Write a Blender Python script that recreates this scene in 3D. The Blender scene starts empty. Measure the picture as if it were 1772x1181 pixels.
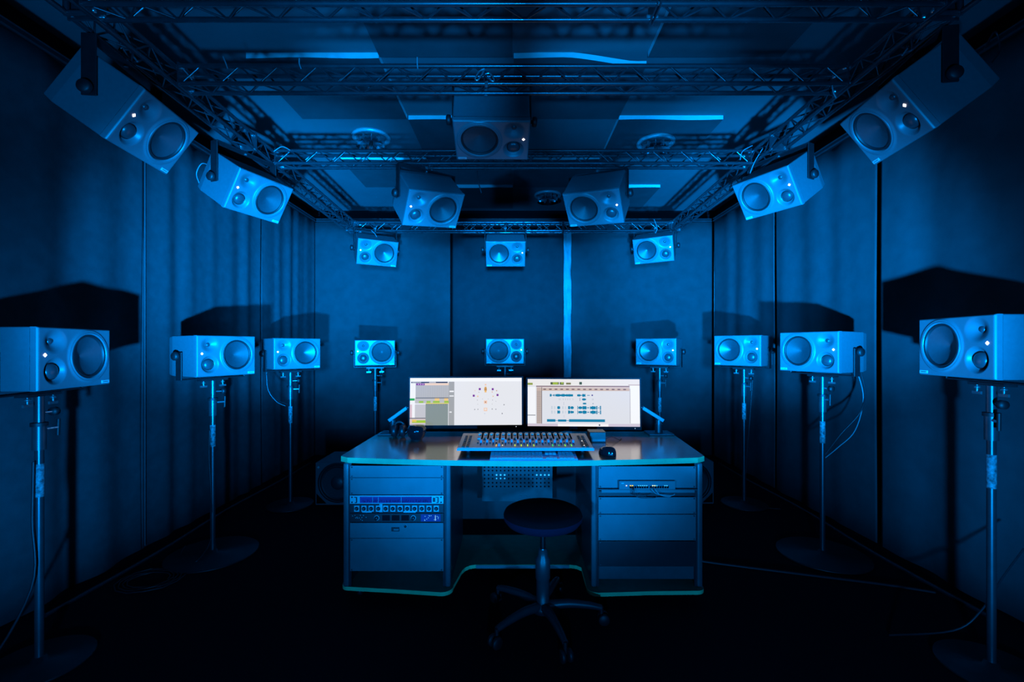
import bpy, bmesh, math, random
from mathutils import Vector, Matrix
R = math.radians
PI = math.pi
random.seed(7)
SC = bpy.context.scene
COL = SC.collection
H = 1.35                       # camera height above the floor

# ------------------------------------------------------------------ materials
def mat(name, col, rough=.5, metal=0., spec=.5, var=.15, scale=30., bump=0., bscale=None, emit=None, estr=0., coat=0.):
    m = bpy.data.materials.new(name); m.use_nodes = True
    nt = m.node_tree; b = nt.nodes['Principled BSDF']
    tc = nt.nodes.new('ShaderNodeTexCoord')
    n = nt.nodes.new('ShaderNodeTexNoise'); n.inputs['Scale'].default_value = scale; n.inputs['Detail'].default_value = 4
    nt.links.new(tc.outputs['Object'], n.inputs['Vector'])
    r = nt.nodes.new('ShaderNodeValToRGB')
    lo = [max(0., c * (1 - var)) for c in col]; hi = [min(1., c * (1 + var)) for c in col]
    r.color_ramp.elements[0].position = .3; r.color_ramp.elements[0].color = (*lo, 1)
    r.color_ramp.elements[1].position = .7; r.color_ramp.elements[1].color = (*hi, 1)
    nt.links.new(n.outputs['Fac'], r.inputs['Fac'])
    nt.links.new(r.outputs['Color'], b.inputs['Base Color'])
    b.inputs['Roughness'].default_value = rough; b.inputs['Metallic'].default_value = metal
    b.inputs['Specular IOR Level'].default_value = spec
    if coat: b.inputs['Coat Weight'].default_value = coat
    if bump:
        n2 = nt.nodes.new('ShaderNodeTexNoise'); n2.inputs['Scale'].default_value = bscale or scale * 4
        nt.links.new(tc.outputs['Object'], n2.inputs['Vector'])
        bp = nt.nodes.new('ShaderNodeBump'); bp.inputs['Strength'].default_value = bump; bp.inputs['Distance'].default_value = .004
        nt.links.new(n2.outputs['Fac'], bp.inputs['Height']); nt.links.new(bp.outputs['Normal'], b.inputs['Normal'])
    if emit:
        b.inputs['Emission Color'].default_value = (*emit, 1); b.inputs['Emission Strength'].default_value = estr
    return m

def lin(c):
    return tuple((x / 255 / 12.92) if x / 255 <= .04045 else ((x / 255 + .055) / 1.055) ** 2.4 for x in c)

_em = {}
def emat(rgb, s=1.):
    k = (rgb, s)
    if k not in _em:
        l = lin(rgb)
        _em[k] = mat('glow_%d_%d_%d' % rgb, (.002, .002, .002), .5, spec=.08, var=0, emit=l, estr=s)
    return _em[k]

M = {}
M['cab'] = mat('anthracite_paint', (.20, .21, .23), .5, spec=.4, var=.05, scale=60, bump=.05, bscale=900)
M['baffle'] = mat('anthracite_baffle', (.22, .23, .25), .42, spec=.5, var=.04, scale=60)
M['cone'] = mat('woofer_cone', (.05, .052, .058), .45, spec=.7, var=.1, scale=80)
M['dome'] = mat('dome_cloth', (.06, .063, .07), .33, spec=.6, var=.1, scale=80)
M['rubber'] = mat('black_rubber', (.012, .012, .014), .55, var=.1)
M['badge'] = mat('badge_silver', (.75, .76, .78), .4, var=.05)
M['blackmetal'] = mat('black_steel', (.014, .015, .017), .45, spec=.4, var=.2)
M['greysteel'] = mat('grey_steel', (.10, .105, .115), .35, metal=.5, var=.15)
M['pole'] = mat('stand_tube', (.13, .14, .155), .34, metal=.7, var=.1)
M['chrome'] = mat('chrome', (.75, .77, .8), .14, metal=1., var=.03)
M['wing'] = mat('steel_wing_bolt', (.33, .34, .36), .35, metal=.7, var=.1)
M['truss'] = mat('black_truss_tube', (.035, .037, .042), .27, metal=.0, spec=.9, var=.2, coat=.3)
M['ring'] = mat('downlight_ring', (.55, .57, .6), .35, metal=.3, var=.05)
M['bolt'] = mat('zinc_bolt', (.75, .75, .78), .22, metal=.9, var=.1)
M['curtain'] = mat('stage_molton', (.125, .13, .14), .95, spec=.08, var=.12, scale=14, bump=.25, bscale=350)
M['curtain3'] = mat('stage_molton_darker', (.05, .052, .056), .93, spec=.08, var=.10, scale=9, bump=.2, bscale=350)  # darker base colour, used for the centre back curtain
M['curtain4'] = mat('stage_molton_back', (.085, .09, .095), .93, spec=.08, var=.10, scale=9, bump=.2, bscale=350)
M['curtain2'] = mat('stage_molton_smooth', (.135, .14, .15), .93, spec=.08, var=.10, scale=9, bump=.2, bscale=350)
M['hemdim'] = mat('grey_piping', (.22, .23, .25), .7, var=.1)
M['hem'] = mat('pale_tape', (.62, .64, .66), .6, var=.1)
M['cloth'] = mat('pale_cloth', (.55, .57, .6), .8, var=.15, scale=12, bump=.3, bscale=25)
M['ceil'] = mat('ceiling_paint', (.46, .48, .51), .85, spec=.1, var=.06, scale=3)
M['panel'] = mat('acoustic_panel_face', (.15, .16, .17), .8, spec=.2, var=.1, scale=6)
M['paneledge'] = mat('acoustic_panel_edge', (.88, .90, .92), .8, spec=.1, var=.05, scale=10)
M['wall'] = mat('dark_wall_paint', (.012, .012, .014), .9, spec=.1, var=.2, scale=2)
M['white'] = mat('white_plastic', (.7, .72, .75), .4, var=.04)
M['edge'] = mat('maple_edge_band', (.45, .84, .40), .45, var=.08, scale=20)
M['edge_lightened'] = mat('maple_edge_band_lightened', (.30, .56, .24), .45, var=.08, scale=20)  # same edge band, light put into its colour for the dim base
M['desk'] = mat('desk_laminate', (.46, .24, .15), .2, metal=.0, spec=1., var=.06, scale=25, coat=.9)
_b = M['desk'].node_tree.nodes['Principled BSDF']
_b.inputs['Specular Tint'].default_value = (1., .72, .55, 1); _b.inputs['Coat Roughness'].default_value = .17; _b.inputs['Coat Tint'].default_value = (1., .9, .82, 1); _b.inputs['Coat IOR'].default_value = 1.9
M['board'] = mat('base_board_laminate', (.16, .24, .14), .5, spec=.3, var=.12, scale=25)
M['rackpanel'] = mat('rack_blank_paint', (.24, .255, .275), .5, spec=.4, var=.08, scale=12)
M['rackdark'] = mat('rack_dark_paint', (.035, .038, .045), .35, spec=.5, var=.1, scale=12)
M['desksteel'] = mat('desk_frame_steel', (.13, .14, .155), .4, spec=.5, var=.1)
M['dark'] = mat('dark_plastic', (.016, .016, .019), .4, spec=.5, var=.15)
M['gloss'] = mat('gloss_black', (.008, .008, .010), .1, spec=.6, var=.1)
M['bezel'] = mat('monitor_bezel', (.03, .032, .036), .75, spec=.08, var=.1)
M['alu'] = mat('brushed_aluminium', (.55, .56, .58), .35, metal=.55, var=.06)
M['mixer'] = mat('mixer_top_plate', (.66, .53, .44), .45, metal=.1, var=.05)
M['key'] = mat('keycap', (.72, .72, .74), .5, var=.04)
M['fader'] = mat('fader_blue_painted_glow', (.07, .2, .42), .35, var=.05, emit=(.0, .06, .16), estr=.5)  # blue caps; the painted glow stands for blue light on the front lips
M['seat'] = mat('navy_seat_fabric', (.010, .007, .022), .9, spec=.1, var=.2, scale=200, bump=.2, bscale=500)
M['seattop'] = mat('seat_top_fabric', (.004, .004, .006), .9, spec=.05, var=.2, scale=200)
M['stool'] = mat('stool_plastic', (.035, .037, .042), .4, spec=.5, var=.1)
M['cable'] = mat('black_cable', (.02, .02, .024), .45, spec=.5, var=.2)
M['palecable'] = mat('pale_cable', (.45, .47, .5), .45, var=.1)
M['led'] = mat('logo_light', (.5, .5, .5), .4, var=0, emit=(1., .90, .84), estr=1.6)
M['sticker'] = mat('paper_sticker', (.34, .36, .38), .6, var=.8, scale=70)
M['perf'] = mat('perforated_steel', (.05, .054, .058), .5, var=.1)
M['hole'] = mat('hole_dark', (.003, .003, .004), .9, spec=0, var=.1)

def carpet():
    m = mat('speckled_black_carpet', (.012, .013, .018), .98, spec=.05, var=.4, scale=160, bump=.6, bscale=420)
    return m
M['carpet'] = carpet()

# one exposure balance for the blue lit paints: darker paint, stronger lamps
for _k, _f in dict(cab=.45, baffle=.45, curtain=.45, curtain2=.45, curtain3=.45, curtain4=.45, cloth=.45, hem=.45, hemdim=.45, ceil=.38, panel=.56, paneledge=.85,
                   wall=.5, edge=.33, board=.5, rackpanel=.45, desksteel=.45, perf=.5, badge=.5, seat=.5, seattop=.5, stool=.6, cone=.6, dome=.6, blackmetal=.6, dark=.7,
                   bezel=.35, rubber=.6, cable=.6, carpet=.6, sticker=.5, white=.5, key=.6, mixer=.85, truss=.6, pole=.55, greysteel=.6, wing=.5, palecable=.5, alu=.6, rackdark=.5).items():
    for _e in [n for n in M[_k].node_tree.nodes if n.type == 'VALTORGB'][0].color_ramp.elements:
        _e.color = tuple(c * _f for c in _e.color[:3]) + (1,)

# ------------------------------------------------------------------ mesh builder
class MB:
    def __init__(s): s.v = []; s.f = []; s.m = []; s.sm = []; s.mats = []
    def mi(s, m):
        if m not in s.mats: s.mats.append(m)
        return s.mats.index(m)
    def add(s, vs, fs, m, smooth=False):
        o = len(s.v); s.v += [tuple(v) for v in vs]; k = s.mi(m)
        for f in fs:
            s.f.append(tuple(i + o for i in f)); s.m.append(k); s.sm.append(smooth)
        return s
    def box(s, c, d, m, mx=None):
        x, y, z = d[0] / 2, d[1] / 2, d[2] / 2
        vs = [Vector((i * x, j * y, k * z)) for i in (-1, 1) for j in (-1, 1) for k in (-1, 1)]
        if mx is not None: vs = [mx @ v for v in vs]
        vs = [v + Vector(c) for v in vs]
        return s.add(vs, [(0, 1, 3, 2), (4, 6, 7, 5), (0, 4, 5, 1), (2, 3, 7, 6), (0, 2, 6, 4), (1, 5, 7, 3)], m)
    def tube(s, pts, r, m, n=8, cap=True):
        pts = [Vector(p) for p in pts]; rings = []
        rr = r if isinstance(r, (list, tuple)) else [r] * len(pts)
        up = None
        for i, p in enumerate(pts):
            t = (pts[min(i + 1, len(pts) - 1)] - pts[max(i - 1, 0)]).normalized()
            if up is None:
                up = t.orthogonal().normalized()
            else:
                up = (up - t * up.dot(t))
                up = up.normalized() if up.length > 1e-6 else t.orthogonal().normalized()
            w = t.cross(up)
            rings.append([p + (up * math.cos(2 * PI * k / n) + w * math.sin(2 * PI * k / n)) * rr[i] for k in range(n)])
        vs = [v for g in rings for v in g]; fs = []
        for i in range(len(pts) - 1):
            for k in range(n):
                fs.append((i * n + k, i * n + (k + 1) % n, (i + 1) * n + (k + 1) % n, (i + 1) * n + k))
        s.add(vs, fs, m, True)
        if cap:
            e = (len(pts) - 1) * n
            s.add(rings[0], [tuple(range(n - 1, -1, -1))], m); s.add(rings[-1], [tuple(range(n))], m)
        return s
    def lathe(s, prof, m, mx=None, n=32, smooth=True, sx=1., sy=1.):
        """prof = [(r, h)], revolved about local z"""
        vs = []; fs = []
        for r, h in prof:
            for k in range(n):
                a = 2 * PI * k / n; vs.append(Vector((r * math.cos(a) * sx, r * math.sin(a) * sy, h)))
        if mx is not None: vs = [mx @ v for v in vs]
        for i in range(len(prof) - 1):
            for k in range(n):
                fs.append((i * n + k, i * n + (k + 1) % n, (i + 1) * n + (k + 1) % n, (i + 1) * n + k))
        return s.add(vs, fs, m, smooth)
    def prism(s, outline, z0, z1, m, msides=None):
        n = len(outline); vs = [(x, y, z0) for x, y in outline] + [(x, y, z1) for x, y in outline]
        s.add(vs, [tuple(range(n - 1, -1, -1)), tuple(range(n, 2 * n))], m)
        s.add(vs, [(k, (k + 1) % n, n + (k + 1) % n, n + k) for k in range(n)], msides or m)
        return s
    def quad(s, a, b, c, d, m): return s.add([a, b, c, d], [(0, 1, 2, 3)], m)
    def data(s, name):
        me = bpy.data.meshes.new(name); me.from_pydata(s.v, [], s.f)
        for m in s.mats: me.materials.append(m)
        me.polygons.foreach_set('material_index', s.m); me.polygons.foreach_set('use_smooth', s.sm)
        me.validate(); me.update()
        return me

def link(name, data, parent=None, loc=None, mx=None):
    o = bpy.data.objects.new(name, data); COL.objects.link(o)
    if parent is not None: o.parent = parent
    if mx is not None: o.matrix_basis = mx
    if loc is not None: o.location = loc
    return o
def part(name, mb, parent, loc=None, mx=None, label=None, bev=0):
    o = link(name, mb.data(name), parent, loc, mx)
    if label: o['label'] = label
    if bev: bevel(o, bev)
    return o
def tag(o, label, cat, group=None):
    o['label'] = label; o['category'] = cat
    if group: o['group'] = group
    return o
def thing(name, label, cat, loc=(0, 0, 0), rz=0., group=None):
    o = bpy.data.objects.new(name, None); COL.objects.link(o); o.empty_display_size = .1
    o.location = loc; o.rotation_euler = (0, 0, rz)
    return tag(o, label, cat, group)
def struct(name, mb):
    o = link(name, mb.data(name)); o['kind'] = 'structure'; return o
def bevel(o, w, seg=2):
    b = o.modifiers.new('edge', 'BEVEL'); b.width = w; b.segments = seg; b.limit_method = 'ANGLE'; b.angle_limit = R(50)
    return o
def copy_thing(root, loc, rz, label):
    r = root.copy(); COL.objects.link(r); r.location = loc; r.rotation_euler = (0, 0, rz); r['label'] = label
    for ch in list(root.children):
        c = ch.copy(); COL.objects.link(c); c.parent = r
        for g in list(ch.children):
            d = g.copy(); COL.objects.link(d); d.parent = c
    return r
def pix(px, py, Y):            # a pixel of the photograph at a known depth
    return Vector(((px - 888) * Y / 800, Y, H + (600 - py) * Y / 800))
def smoothpath(pts, k=6):
    pts = [Vector(p) for p in pts]; out = []
    P = [pts[0]] + pts + [pts[-1]]
    for i in range(1, len(P) - 2):
        for j in range(k):
            t = j / k; a, b, c, d = P[i - 1], P[i], P[i + 1], P[i + 2]
            out.append(.5 * ((2 * b) + (c - a) * t + (2 * a - 5 * b + 4 * c - d) * t * t + (3 * b - a - 3 * c + d) * t ** 3))
    out.append(pts[-1]); return out
def cable(name, pts, r, label, m=None, cat='cable', group=None, k=6):
    o = link(name, MB().tube(smoothpath(pts, k), r, m or M['cable'], 6).data(name))
    return tag(o, label, cat, group)

# ------------------------------------------------------------------ setting
XL, XR, YB = -2.45, 2.47, 5.70          # curtain planes
CT = H + 1.53                            # curtain top
ZC = H + 1.97                            # ceiling
mb = MB(); mb.box((0, 1.6, -.05), (6.4, 10.6, .1), M['carpet']); struct('floor', mb)
mb = MB(); mb.box((0, 1.6, ZC + .05), (6.4, 10.6, .1), M['ceil']); struct('ceiling', mb)
mb = MB(); mb.box((-2.95, 1.6, ZC / 2), (.1, 10.4, ZC), M['wall']); struct('wall_left', mb)
mb = MB(); mb.box((2.97, 1.6, ZC / 2), (.1, 10.4, ZC), M['wall']); struct('wall_right', mb)
mb = MB(); mb.box((0, 6.75, ZC / 2), (6.0, .1, ZC), M['wall']); struct('wall_back', mb)
mb = MB(); mb.box((0, -3.6, ZC / 2), (6.0, .1, ZC), M['wall']); struct('wall_front', mb)

def curtain(name, p0, p1, amp, lam, seed, label, m, hem=None, top=CT, inward=(0, 0)):
    rnd = random.Random(seed)
    p0 = Vector((*p0, 0)); p1 = Vector((*p1, 0)); L = (p1 - p0).length
    t = (p1 - p0).normalized(); nrm = Vector((-t.y, t.x, 0))
    n = int(L / .018); rows = 14
    ph = [rnd.uniform(0, 6.28) for _ in range(4)]
    vs = []; fs = []
    for i in range(n + 1):
        u = i / n * L
        w = (math.sin(2 * PI * u / lam + ph[0]) * (.6 + .4 * math.sin(2 * PI * u / (lam * 3.7) + ph[1]))
             + .22 * math.sin(2 * PI * u / (lam * .61) + ph[2]) * (.5 + .5 * math.sin(2 * PI * u / (lam * 2.3) + ph[3])))
        edge = min(1, u / .12, (L - u) / .12)
        for j in range(rows + 1):
            z = .012 + (top - .012) * j / rows
            a = amp * (1. - .35 * j / rows) * w
            a += .3 * amp * math.sin(z * 2.1 + u * 3 + ph[2])
            vs.append(p0 + t * u + nrm * (a) + Vector((0, 0, z)))
    for i in range(n):
        for j in range(rows):
            a = i * (rows + 1) + j
            fs.append((a, a + rows + 1, a + rows + 2, a + 1))
    mb = MB().add(vs, fs, m, True)
    o = link(name, mb.data(name)); tag(o, label, 'curtain')
    s = o.modifiers.new('cloth', 'SOLIDIFY'); s.thickness = .006; s.offset = 0
    if hem is not None:
        for k, u in enumerate(hem):
            c = p0 + t * u
            h = MB(); h.box(c + Vector((inward[0], inward[1], top / 2)), (.004, .004, top - .06) if inward[0] else (.012, .012, top - .06), M['hemdim'] if inward[0] else M['hem'])
            part('hem_tape', h, o, label='thin paler line along the curtain edge')
    return o
c1 = curtain('stage_curtain', (XL, .5), (XL, 3.055), .022, .40, 1, 'nearest dark curtain on the left wall, behind the closest left speaker stand', M['curtain'])
c2 = curtain('stage_curtain', (XL, 3.05), (XL, 4.48), .013, .25, 2, 'middle dark curtain with soft vertical folds on the left wall', M['curtain'], hem=(.012,), inward=(.012, 0))
c3 = curtain('stage_curtain', (XL, 4.50), (XL, 5.69), .013, .22, 3, 'farthest narrow dark curtain on the left wall beside the back corner', M['curtain'])
c4 = curtain('stage_curtain', (XR, .5), (XR, 3.10), .014, .5, 4, 'nearest dark curtain on the right wall, behind the closest right speaker stand', M['curtain2'])
c5 = curtain('stage_curtain', (XR, 3.145), (XR, 4.345), .012, .4, 5, 'middle dark curtain on the right wall, behind the second right speaker stand', M['curtain2'])
c6 = curtain('stage_curtain', (XR, 4.37), (XR, 5.68), .012, .4, 6, 'farthest dark curtain on the right wall beside the back corner', M['curtain2'])
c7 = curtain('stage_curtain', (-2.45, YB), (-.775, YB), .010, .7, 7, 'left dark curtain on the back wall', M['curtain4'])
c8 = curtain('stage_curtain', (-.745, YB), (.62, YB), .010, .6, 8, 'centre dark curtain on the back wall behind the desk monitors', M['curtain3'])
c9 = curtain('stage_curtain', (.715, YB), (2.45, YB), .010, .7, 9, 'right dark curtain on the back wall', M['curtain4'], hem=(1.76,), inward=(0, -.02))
# pale strip hanging in the gap
mb = MB(); vs = []; fs = []
for j in range(60):
    z = .02 + (CT - .10) * j / 59
    for i in range(7):
        x = .622 + .092 * i / 6
        vs.append((x, YB - .012 + .012 * math.sin(z * 9 + i * .9) + .006 * math.sin(z * 23 - i), z))
for j in range(59):
    for i in range(6):
        a = j * 7 + i; fs.append((a, a + 1, a + 8, a + 7))
mb.add(vs, fs, M['cloth'], True)
o = link('cloth_strip', mb.data('cloth_strip')); tag(o, 'narrow pale crumpled cloth strip hanging between two back wall curtains', 'cloth strip')
o.modifiers.new('cloth', 'SOLIDIFY').thickness = .004
# rails
def rail(p0, p1, label):
    t = thing('curtain_rail', label, 'curtain rail', ((p0[0] + p1[0]) / 2, (p0[1] + p1[1]) / 2, CT))
    c = Vector(t.location)
    a = Vector((*p0, CT + .018)) - c; b = Vector((*p1, CT + .018)) - c
    d = (b - a); dx = abs(d.x) > abs(d.y)
    mb = MB(); mb.box((a + b) / 2, (d.length if dx else .035, .035 if dx else d.length, .034), M['blackmetal']); part('track', mb, t)
    off = Vector((0, -.022, -.01)) if dx else Vector((.022 if p0[0] < 0 else -.022, 0, -.01))
    mb = MB(); mb.box((a + b) / 2 + off, (d.length if dx else .008, .008 if dx else d.length, .010), M['greysteel']); part('track_lip', mb, t)
    mb = MB(); mb.box((a + b) / 2 + off + Vector((0, 0, .03)), (d.length if dx else .008, .008 if dx else d.length, .006), M['greysteel']); part('track_lip', mb, t)
rail((XL, .5), (XL, 5.68), 'dark curtain rail along the top of the left curtains')
rail((XR, .5), (XR, 5.66), 'dark curtain rail along the top of the right curtains')
rail((-2.42, YB), (2.44, YB), 'dark curtain rail along the top of the back curtains')

# ceiling panels (checkerboard)
DX, DY, Y0 = .896, .842, 3.09
cols = {'A': -2, 'B': -1, 'C': 0, 'D': 1}
names = {('B', 1): 'dark square ceiling panel nearest the camera, left of the ceiling centre line',
         ('D', 1): 'dark square ceiling panel nearest the camera on the right, in front of a sagging panel',
         ('A', 2): 'dark ceiling panel with bright front edge, at upper left above the second cross truss',
         ('C', 2): 'dark ceiling panel whose bright front edge sags at its right corner',
         ('B', 3): 'dark ceiling panel with bright front edge just left of the middle hanging speaker',
         ('D', 3): 'dark ceiling panel with bright front edge holding the right round downlight',
         ('A', 4): 'dark ceiling panel behind the left round downlight',
         ('C', 4): 'dark ceiling panel behind the middle hanging speaker, right of the centre line',
         ('B', 5): 'dark ceiling panel at the back, left of the rear round downlight',
         ('D', 5): 'dark ceiling panel at the back right, behind the right hanging speaker'}
for (c, r), lab in names.items():
    x0 = cols[c] * DX + .004; x1 = x0 + DX - .008; y0 = Y0 + (r - 2) * DY + .004; y1 = y0 + DY - .008
    t = .036; N = 16
    g = MB(); vs = []; fs = []
    def sag(u, v):
        w = .004 * math.sin(u * 7 + r) * (1 - v)
        if (c, r) == ('C', 2): w += .055 * max(0, min(1, (u - .4) / .5)) ** 1.3 * (1 - v) ** 1.5
        return w
    zt = ZC - .001
    for j in range(N + 1):
        for i in range(N + 1):
            u, v = i / N, j / N
            vs.append((x0 + (x1 - x0) * u, y0 + (y1 - y0) * v, zt - t - sag(u, v)))
    for j in range(N):
        for i in range(N):
            a = j * (N + 1) + i; fs.append((a, a + N + 1, a + N + 2, a + 1))
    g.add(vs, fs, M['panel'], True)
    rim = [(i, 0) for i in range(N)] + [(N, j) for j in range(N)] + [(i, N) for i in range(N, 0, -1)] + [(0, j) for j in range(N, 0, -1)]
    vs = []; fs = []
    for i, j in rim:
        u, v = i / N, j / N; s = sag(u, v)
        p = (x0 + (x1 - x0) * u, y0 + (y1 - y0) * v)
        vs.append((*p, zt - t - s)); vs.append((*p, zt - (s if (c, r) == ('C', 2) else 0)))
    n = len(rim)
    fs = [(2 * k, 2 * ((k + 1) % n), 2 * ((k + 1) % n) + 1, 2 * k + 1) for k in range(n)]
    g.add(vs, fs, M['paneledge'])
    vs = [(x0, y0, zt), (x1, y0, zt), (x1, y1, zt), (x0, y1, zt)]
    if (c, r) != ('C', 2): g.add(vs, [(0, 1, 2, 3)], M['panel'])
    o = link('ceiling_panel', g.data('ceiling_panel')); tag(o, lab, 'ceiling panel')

def downlight(x, y, drop, label):
    z = ZC - drop
    t = thing('downlight', label, 'ceiling light', (x, y, z))
    g = MB(); g.lathe([(.138, -.002), (.142, -.022), (.165, -.026), (.176, -.020), (.178, 0), (.138, 0)], M['ring'], n=48); part('trim_ring', g, t)
    g = MB(); g.lathe([(.135, -.004), (.10, .05), (.06, .085), (.0, .092)], M['chrome'], n=40, smooth=False)
    g2 = part('reflector', g, t, loc=(0, 0, -.095))
    g2.scale = (1, 1, .98)
    g = MB()
    for k in range(10):
        a = 2 * PI * k / 10
        g.box((.075 * math.cos(a), .075 * math.sin(a), -.05), (.10, .003, .055), M['bolt'], Matrix.Rotation(a, 4, 'Z'))
    part('louvre', g, t)
downlight(-1.33, 4.33, .0, 'round chrome downlight on the left of the ceiling')
downlight(1.345, 4.36, .037, 'round chrome downlight on the right of the ceiling')
downlight(.45, 5.99, .0, 'smallest looking round chrome downlight at the back of the ceiling')

# ------------------------------------------------------------------ trusses
S = .083; HS = S / 2
def zl(Y): return H + 1.305 - .028 * Y + HS      # truss axis height
def truss(a, b, label, plate_a=True, plate_b=True):
    """square lattice truss from a to b (axis points)"""
    a = Vector(a); b = Vector(b); L = (b - a).length
    t = thing('lattice_truss', label, 'truss', a)
    d = (b - a).normalized(); side = d.cross(Vector((0, 0, 1))).normalized(); up = side.cross(d)
    fr = Matrix((( d.x, side.x, up.x, 0), (d.y, side.y, up.y, 0), (d.z, side.z, up.z, 0), (0, 0, 0, 1)))
    for s1 in (-1, 1):
        for s2 in (-1, 1):
            g = MB(); g.tube([fr @ Vector((0, s1 * HS, s2 * HS)), fr @ Vector((L, s1 * HS, s2 * HS))], .0105, M['truss'], 10); part('chord', g, t)
    n = max(2, round(L / .094))
    for f in range(4):
        pts = []
        for i in range(n + 1):
            x = .01 + (L - .02) * i / n; q = HS * (1 if (i + f) % 2 else -1)
            p = [(x, q, HS), (x, q, -HS), (x, HS, q), (x, -HS, q)][f]
            pts.append(fr @ Vector(p))
        g = MB()
        for i in range(n): g.tube([pts[i], pts[i + 1]], .0042, M['truss'], 6, cap=False)
        part('bracing', g, t)
    for on, x in ((plate_a, .003), (plate_b, L - .003)):
        if not on: continue
        g = MB(); g.box((0, 0, 0), (.007, .112, .112), M['truss'])
        p = part('end_plate', g, t, mx=Matrix.Translation(fr @ Vector((x, 0, 0))) @ fr); bevel(p, .006)
        for s1 in (-1, 1):
            for s2 in (-1, 1):
                g = MB(); g.lathe([(0, .017), (.0075, .017), (.0085, .014), (.0085, -.014), (0, -.014)], M['bolt'], Matrix.Translation((0, s1 * .036, s2 * .036)) @ Matrix.Rotation(PI / 2, 4, 'Y'), 8)
                part('bolt', g, p)
    return t
XT = 1.642
for sx, nm in ((-1, 'left'), (1, 'right')):
    truss((sx * XT, 1.76, zl(1.76)), (sx * XT, 2.855, zl(2.855)), 'near section of the %s side lattice truss, above the closest hanging %s speaker' % (nm, nm))
    truss((sx * XT, 2.86, zl(2.86)), (sx * XT, 4.66, zl(4.66)), 'far section of the %s side lattice truss, running to the back corner' % nm)
    # corner blocks
    for Y, wh in ((1.70, 'near'), (4.716, 'far')):
        t = thing('truss_corner', 'black cube corner joint at the %s %s corner of the truss ring' % (wh, nm), 'truss corner', (sx * XT, Y, zl(Y)))
        for s1 in (-1, 1):
            for s2 in (-1, 1):
                g = MB(); g.tube([(-.05, s1 * HS, s2 * HS), (.05, s1 * HS, s2 * HS)], .0105, M['truss'], 8)
                g.tube([(s1 * HS, -.05, s2 * HS), (s1 * HS, .05, s2 * HS)], .0105, M['truss'], 8)
                g.tube([(s1 * HS, s2 * HS, -.05), (s1 * HS, s2 * HS, .05)], .0105, M['truss'], 8)
                part('corner_tube', g, t)
        g = MB(); g.box((-sx * .053, 0, 0), (.006, .11, .112), M['truss']); p = part('corner_plate', g, t); bevel(p, .004)
        for s1 in (-1, 1):
            for s2 in (-1, 1):
                q = MB(); q.lathe([(0, .02), (.008, .02), (.009, .016), (.009, -.016), (0, -.016)], M['bolt'], Matrix.Translation((-sx * .053, s1 * .036, s2 * .036)) @ Matrix.Rotation(PI / 2, 4, 'Y'), 8)
                part('bolt', q, p)
XI = XT - .062
truss((-XI, 1.735, zl(1.735)), (.528, 1.735, zl(1.735)), 'long left section of the nearest cross truss along the top edge of the photo')
truss((.535, 1.735, zl(1.735)), (XI, 1.735, zl(1.735)), 'short right section of the nearest cross truss along the top edge of the photo')
truss((-XI, 2.185 + HS, zl(2.2)), (XI, 2.185 + HS, zl(2.2)), 'second cross truss, in front of the middle hanging speaker')
truss((-XI, 3.07 + HS, zl(3.1)), (XI, 3.07 + HS, zl(3.1)), 'third cross truss, carrying the two tilted middle speakers')
truss((-XI, 4.716, zl(4.716)), (.503, 4.716, zl(4.716)), 'long left section of the rear cross truss')
truss((.51, 4.716, zl(4.716)), (XI, 4.716, zl(4.716)), 'short right section of the rear cross truss')

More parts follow.
